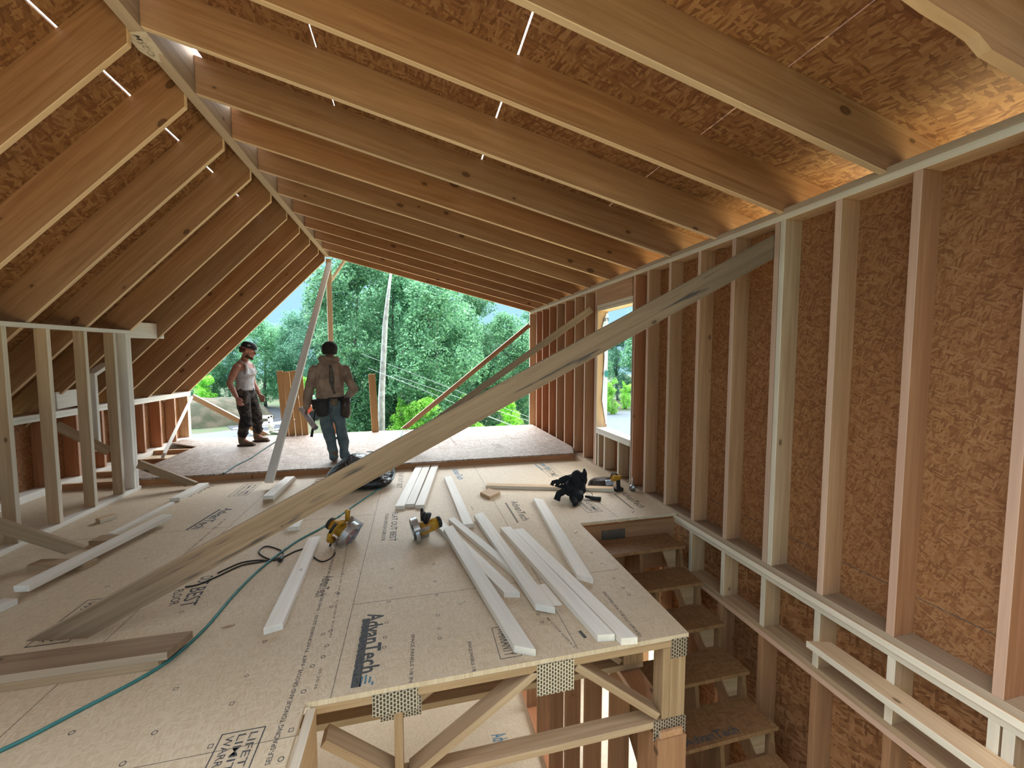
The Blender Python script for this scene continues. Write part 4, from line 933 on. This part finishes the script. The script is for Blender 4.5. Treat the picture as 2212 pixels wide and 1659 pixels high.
b.limb((-.09, -.04, 1.49), (.09, -.05, 1.47), .05, .05); b.limb((-.08, -.07, 1.45), (.10, -.09, 1.40), .045, .05); b.limb((.08, -.10, 1.40), (.13, -.14, 1.05), .05, .06, (1, 0, 0), .6); b.limb((-.07, -.115, 1.33), (-.10, -.13, 1.0), .035, .05, (1, 0, 0), .5); b.limb((-.05, -.08, 1.44), (.08, -.09, 1.41), .03, .035)
for v in b.b.verts: v.co += V((1, 1, .5))*MN.noise(V((v.co.x*10, v.co.y*10, v.co.z*5)))*.024
b.build('hoodie', 'hoodie_tan', pb, remesh=.0085)
b = MB(); b.limb((.03, -.145, 1.40), (.045, -.158, 1.18), .012, .030, (1, 0, 0), .5); b.limb((.045, -.158, 1.18), (.08, -.165, 1.0), .030, .014, (1, 0, 0), .5); b.build('hoodie_panel', 'hoodie_dark', pb, smooth=True, label='dark patterned fold down the back of the hoodie')
b = MB()   # jeans
b.loft([((0, 0, .80), .145, .11), ((0, 0, .88), .168, .125), ((0, 0, .96), .158, .115)])
for h_, k_, a_ in ((hl, kl, al), (hr, kr, ar)):
    b.limb(h_, k_, .105, .078); b.limb(k_, a_+V((0, 0, -.03)), .08, .062)
for v in b.b.verts: v.co += V((1, 1, .3))*MN.noise(v.co*9)*.02
b.build('jeans', 'jeans', pb, remesh=.0085)
for a_ in (al, ar):
    b = MB(); b.limb(a_+V((0, -.02, -.055)), a_+V((0, .15, -.060)), .048, .046, (1, 0, 0), .78); b.limb(a_+V((0, -.01, .02)), a_+V((0, -.01, -.04)), .05, .05); b.build('boot', 'boot_tan', pb, remesh=.007)
b = MB(); b.loft([((0, -.012, -.045), .076, .092), ((0, -.012, 0), .086, .103), ((0, -.012, .045), .089, .108), ((0, -.012, .08), .078, .095), ((0, -.012, .112), .048, .058), ((0, -.012, .125), .012, .014)]); b.limb((-.088, .03, .055), (-.108, .05, .055), .022, .012, (0, 1, 0))
b.build('beanie', 'hair_dark', pb, wm(pb) @ M.Translation(G+V((0, 0, -.005))) @ GR.to_4x4() @ M.Diagonal((1.18, 1.18, 1.12, 1)), remesh=.007)
# tool belt
tbt = empty('tool_belt', B0); C.objects.unlink(tbt); bpy.data.objects.remove(tbt)
b = MB(); b.loft([((0, 0, .895), .185, .145), ((0, 0, .945), .183, .142)]); tbl = b.build('tool_belt', 'belt_black', pb)
for c_, r_, tp in (((-.09, -.16, .80), (.085, .05, .12), .9), ((.21, -.06, .78), (.07, .085, .14), .9), ((-.20, .0, .84), (.04, .06, .07), 1)):
    b = MB(); c_ = V(c_); b.loft([(c_+V((0, 0, -r_[2])), r_[0]*.65, r_[1]*.6), (c_+V((0, 0, -r_[2]*.6)), r_[0]*.95, r_[1]*.95), (c_+V((0, 0, r_[2]*.3)), r_[0], r_[1]), (c_+V((0, 0, r_[2])), r_[0]*1.08, r_[1]*1.1)], 14)
    for v in b.b.verts: v.co += V((1, 1, 1))*MN.noise(v.co*12)*.02
    b.build('pouch', 'pouch_leather' if c_.x > 0 else 'belt_black', tbl, wm(pb), smooth=True)
b = MB(); b.box((.02, -.158, .83), (.115, -.145, .93)); b.build('pouch', 'boot_tan', tbl, wm(pb), bevel=.008, label='small tan pouch in the middle of the back')
# what he holds in his left hand
hw = wm(pb) @ (LWr+V((-.012, .01, -.10)))
b = MB(); d_ = V((.52, -.62, -.52)).normalized(); pts = [hw-d_*.16, hw+d_*.0, hw+d_*.30]
b.tube(pts, .036, 14, caps=False); b.tube([p_ for p_ in pts[::-1]], .028, 14, caps=False)
o = b.build('paper_roll', 'paper_roll', None, M.Identity(4), smooth=True); tag(o, 'rolled tube held low in the left hand of the worker in the beige hoodie', 'roll')
hm = empty('hammer', hw+V((.07, .05, -.12)), 'black-handled hammer hanging at the left hip of the worker in the beige hoodie', 'hammer')
h0 = hw+V((.11, .06, .10))
b = MB(); b.tube([h0, h0+V((-.02, -.01, -.20)), h0+V((-.055, -.03, -.42))], [.011, .014, .020], 10); b.build('handle', 'tool_black', hm, M.Identity(4), smooth=True)
b = MB(); b.tube([h0+V((-.04, 0, .0)), h0+V((.05, 0, .005))], [.016, .013], 10); b.build('hammer_head', 'steel', hm, M.Identity(4), smooth=True)

# ================================================================ OUTSIDE
ZG = -3.4
gr = empty('ground', (0, 0, ZG), kind='structure')
b = MB(); b.box((-80, -40, ZG-.3), (80, 110, ZG)); b.build('forest_floor', 'grass', gr, M.Identity(4))
def patch(name, mat, pix, dz, lab=None):
    pts = [at(x, y, Z=ZG+dz) for x, y in pix]; b = MB(); b.prism([(p.x, p.y) for p in pts], ZG-.05, ZG+dz); return b.build(name, mat, gr, M.Identity(4))
patch('gravel_yard', 'gravel', [(300, 985), (300, 958), (700, 945), (1200, 960), (1300, 985)], .01)
patch('road', 'asphalt_pale', [(330, 962), (330, 944), (430, 937), (520, 927), (560, 925), (560, 940), (420, 956)], .02)
patch('road', 'asphalt', [(500, 928), (470, 905), (500, 882), (560, 877), (640, 884), (640, 928), (560, 932)], .03)
b = MB(); b.box((3.2, -20, ZG-.05), (12, 20, ZG+.012)); b.build('bounce_patch', 'bounce_yellow', gr, M.Identity(4))  # unseen reflector, added to bounce warm light up under the right eave
patch('road', 'asphalt_pale', [(1285, 990), (1285, 893), (1330, 889), (1420, 886), (1420, 990)], .02)
b = MB(); cB = at(455, 925, Z=ZG)
for i in range(1): b.ball((cB.x-1.2, cB.y+4, ZG-.4), (4.2, 4.5, 2.1), sub=5)
for v in b.b.verts: v.co += V((0, 0, 1))*MN.noise(v.co*.5)*.7
o = b.build('dirt_bank', 'dirt', gr, M.Identity(4), smooth=True)
# lumber pile and trestle frame in the yard
pile0 = at(585, 936, Z=ZG)
for k in range(9):
    a_ = random.uniform(-.9, .9); L_ = random.uniform(1.1, 2.2); c0 = pile0+V((random.uniform(-1.2, 1.3), random.uniform(-1, 1.2), .06+.09*k))
    d_ = V((cos(a_), sin(a_), random.uniform(-.05, .15)))
    board('scrap_board', c0-d_*L_/2, c0+d_*L_/2, .28, .05, (-sin(a_), cos(a_), 0), 'pale_spruce', label='pale scrap board in the lumber heap outside behind the tank top worker', cat='board', group='scrap boards heaped in the yard')
fc = at(562, 938, Z=ZG); fr = empty('trestle', fc, 'pale wooden trestle frame standing in the yard behind the lumber heap', 'trestle')
for dy in (0, .5):
    for dx in (-.55, .55): board('leg', fc+V((dx*1.1, dy, 0)), fc+V((dx, dy, 1.15)), .12, .05, (1, 0, 0), 'pale_spruce', fr)
    board('rail', fc+V((-.6, dy, 1.1)), fc+V((.6, dy, 1.1)), .14, .05, (0, 0, 1), 'pale_spruce', fr)
board('rail', fc+V((-.6, 0, .75)), fc+V((.6, 0, .75)), .12, .05, (0, 0, 1), 'pale_spruce', fr)
# red machine
mc = at(666, 905, Z=ZG); mc_ = empty('skid_loader', mc, 'red machine with a white cab roof parked behind the worker in the beige hoodie', 'machine')
b = MB(); b.box((-1.05, -.9, .45), (1.05, .9, 1.25)); b.box((-.95, -.8, 1.2), (.35, .8, 1.45)); b.build('body', 'machine_red', mc_, bevel=.08)
b = MB(); b.box((-.9, -.7, 1.45), (.7, .7, 1.9)); b.build('cab', 'machine_white', mc_, bevel=.12)
b = MB(); b.ball((-.35, -.92, 1.0), (.16, .03, .14)); b.build('emblem', 'machine_white', mc_, smooth=True)
for dx in (-.65, .65):
    for dy in (-.85, .85):
        b = MB(); b.tube([(dx, dy-.12, .40), (dx, dy+.12, .40)], .40, 18); b.build('wheel', 'tire', mc_)
# grey house behind the trees
hc = at(800, 905, Z=ZG); hs_ = empty('shed', hc, 'small dark grey building half hidden behind the tree trunks', 'building')
b = MB(); b.box((-1.6, 0, 0), (1.6, 3, 1.5)); b.build('wall', 'house_grey', hs_)
b = MB(); b.prism([(-1.8, 1.5), (1.8, 1.5), (0, 2.2)], -.2, 3.2, 1); b.build('roof', 'asphalt', hs_)
# utility wires
wc = [((1010, 872), (1170, 912)), ((985, 868), (1150, 935)), ((955, 857), (1130, 925)), ((940, 826), (1150, 900)), ((975, 850), (1160, 925))]
for k, (a_, b_) in enumerate(wc[:4]):
    p0, p1 = at(a_[0]-160, a_[1]-62, Y=16+k*.3), at(b_[0]+60, b_[1]+25, Y=16+k*.3)
    b = MB(); mid = (p0+p1)/2-V((0, 0, .05)); b.tube([p0, mid, p1], .010, 6); o = b.build('utility_wire', 'wire_grey', None, M.Identity(4)); tag(o, ('lowest but one', 'lowest', 'second highest', 'highest')[k]+' of the thin overhead wires crossing in front of the trees', 'wire', 'overhead wires beyond the gable opening')

# --- trees
def leaves(nl, blobs, size, seed, zsq=1.0):
    rnd = random.Random(seed); vs = []; fs = []
    tot = sum(r[0]*r[1] for _, r in blobs)
    for c_, r_ in blobs:
        n_ = int(nl*r_[0]*r_[1]/tot)
        for _ in range(n_):
            d = V((rnd.gauss(0, 1), rnd.gauss(0, 1), rnd.gauss(0, 1))).normalized()*(rnd.random()**.33)
            p = V(c_)+V((d.x*r_[0], d.y*r_[0], d.z*r_[1])); p += V((MN.noise(p*1.3), MN.noise(p*1.3+V((9, 0, 0))), MN.noise(p*1.3+V((0, 9, 0)))))*.5
            s_ = size*rnd.uniform(.6, 1.3); n2 = (d*.5+V((rnd.gauss(0, 1), rnd.gauss(0, 1), rnd.gauss(0, 1)+.6))).normalized()
            u = n2.orthogonal().normalized(); a = rnd.uniform(0, 6.28); u = u*cos(a)+n2.cross(u)*sin(a); v = n2.cross(u)
            i0 = len(vs); vs += [p+u*s_, p+v*s_*.55, p-u*s_, p-v*s_*.55]; fs.append((i0, i0+1, i0+2, i0+3))
    return vs, fs
def leafmesh(name, nl, blobs, size, seed, mat):
    vs, fs = leaves(nl, blobs, size, seed); me = bpy.data.meshes.new(name); me.from_pydata([tuple(v) for v in vs], [], fs); me.materials.append(MT[mat]); return me
def crown(h, r, base, seed, n_=22):
    rnd = random.Random(seed); out_ = []
    for i in range(n_):
        t = i/(n_-1); z = base+(h-base)*t; rr = r*(.35+.75*sin(pi*min(1, .12+t*.85)))
        a = rnd.uniform(0, 6.28); q = rr*rnd.uniform(.15, .75); br = r*rnd.uniform(.26, .48)
        out_.append(((q*cos(a), q*sin(a), z), (br, br*.85)))
    return out_
def trunkmesh(name, h, r, seed, mat):
    rnd = random.Random(seed); b = MB(); pts = []; x = y = 0
    for i in range(9):
        pts.append((x, y, h*i/8)); x += rnd.uniform(-.12, .12); y += rnd.uniform(-.12, .12)
    b.tube(pts, [r*(1-.8*i/8) for i in range(9)], 10)
    for k in range(9):
        i = rnd.randint(3, 7); p = V(pts[i]); a = rnd.uniform(0, 6.28); L_ = rnd.uniform(.8, 2.0)
        b.tube([p, p+V((cos(a)*L_*.5, sin(a)*L_*.5, L_*.45)), p+V((cos(a)*L_, sin(a)*L_, L_*1.1))], [r*.35, r*.22, r*.08], 6)
    bmesh.ops.recalc_face_normals(b.b, faces=b.b.faces[:]); me = bpy.data.meshes.new(name); b.b.to_mesh(me); b.b.free(); me.materials.append(MT[mat])
    me.polygons.foreach_set('use_smooth', [True]*len(me.polygons)); return me
KINDS = {
 'tall': (leafmesh('tall_leaves', 42000, crown(11.5, 3.0, 1.4, 1, 34), .082, 11, 'leaf_green'), trunkmesh('tall_trunk', 10.5, .20, 5, 'bark')),
 'broad': (leafmesh('broad_leaves', 38000, crown(9.5, 3.2, 1.0, 2, 30), .085, 12, 'leaf_green'), trunkmesh('broad_trunk', 8.5, .20, 6, 'bark')),
 'dark': (leafmesh('dark_leaves', 34000, crown(10.5, 2.7, .8, 3, 32), .078, 13, 'leaf_dark'), trunkmesh('dark_trunk', 9.5, .18, 7, 'bark')),
 'young': (leafmesh('young_leaves', 9000, crown(4.2, 1.4, .3, 4, 16), .065, 14, 'leaf_bright'), trunkmesh('young_trunk', 3.6, .06, 8, 'bark')),
}
def tree(kind, px, d, top, label, sx=1.0):
    """a tree at distance d along the line of sight of column px, its top at row top of the photograph"""
    p = at(px, 773.0, Y=d); base = V((p.x, p.y, ZG)); tp = at(px, top, Y=d)[2]
    lm, tm = KINDS[kind]; hh = max(v.co.z for v in lm.vertices); s_ = (tp-ZG)/hh
    t = empty('tree', base, label, 'tree', 'trees beyond the gable opening', rz=random.uniform(0, 6.28))
    for n_, me in (('foliage', lm), ('trunk', tm)):
        o = bpy.data.objects.new(n_, me); put(o, wm(t) @ M.Diagonal((s_*sx, s_*sx, s_, 1)), t)
T_ = [('tall', 770, 22, 505, 'tall leafy tree standing directly right of the thin upright under the ridge'),
 ('tall', 860, 23, 545, 'tall leafy tree at the middle of the opening beside the pale slender trunk'),
 ('broad', 935, 21, 590, 'full leafy tree rising behind the upper end of the far brace'),
 ('tall', 1010, 25, 600, 'tall leafy tree behind the crossing braces'),
 ('broad', 1105, 24, 668, 'leafy tree seen beside the far corner of the stud wall'),
 ('dark', 1150, 30, 650, 'dark tree behind the far corner of the stud wall'),
 ('dark', 695, 40, 625, 'dark green tree directly behind the steep pale brace'),
 ('dark', 640, 45, 668, 'dark green tree behind the four upright boards'),
 ('broad', 570, 46, 680, 'green tree above the capped worker head'),
 ('dark', 510, 47, 712, 'dark tree left of the worker in the tank top'),
 ('broad', 460, 46, 760, 'green tree beside the lower end of the steep rafters'),
 ('dark', 405, 48, 775, 'dark tree furthest left behind the knee wall'),
 ('tall', 730, 44, 640, 'farther tree filling the gap between the two workers'),
 ('tall', 820, 36, 600, 'farther tall tree behind the single upright board'),
 ('broad', 900, 35, 640, 'farther leafy tree in the middle background'),
 ('dark', 980, 36, 660, 'farther dark tree behind the braces'),
 ('broad', 1060, 37, 690, 'farther tree below the small patch of sky at right'),
 ('dark', 603, 56, 700, 'farther dark tree seen between the workers, low'),
 ('dark', 1335, 44, 700, 'dark tree filling the lower window view'),
 ('tall', 1285, 38, 690, 'farther tall tree at the left of the window view'),
 ('broad', 1385, 42, 655, 'bright tree at the right of the window view'),
 ('young', 1322, 33, 815, 'young yellow-green tree low in the window view'),
 ('young', 1352, 36, 822, 'small yellow-green shrub at the window right edge'),
 ('young', 925, 19, 835, 'young light green tree low behind the brace feet'),
 ('young', 1010, 19.5, 850, 'young light green tree low right of the brace feet'),
 ('young', 745, 22, 835, 'light green sapling low right of the hoodie elbow'),
 ('young', 668, 38, 800, 'bright lime sapling between the upright boards and the hoodie'),
 ('young', 870, 20, 850, 'light green sapling beside the single upright board'),
 ('young', 1100, 21, 850, 'light green sapling near the far wall corner'),
 ('young', 432, 44, 800, 'light green sapling above the left brace'),
]
for kind, px, d, top, lab in T_: tree(kind, px, d, top, lab)
pt = at(822, 940, Y=17); b = MB(); b.tube([(pt.x, pt.y, ZG), at(824, 860, Y=17), at(828, 780, Y=17), at(832, 700, Y=17), at(838, 640, Y=17), at(845, 585, Y=17)], [.15, .13, .11, .10, .07, .04], 10)
o = b.build('bare_tree', 'bark_pale', None, M.Identity(4), smooth=True); tag(o, 'pale slender bare trunk rising right of the single upright board', 'tree')
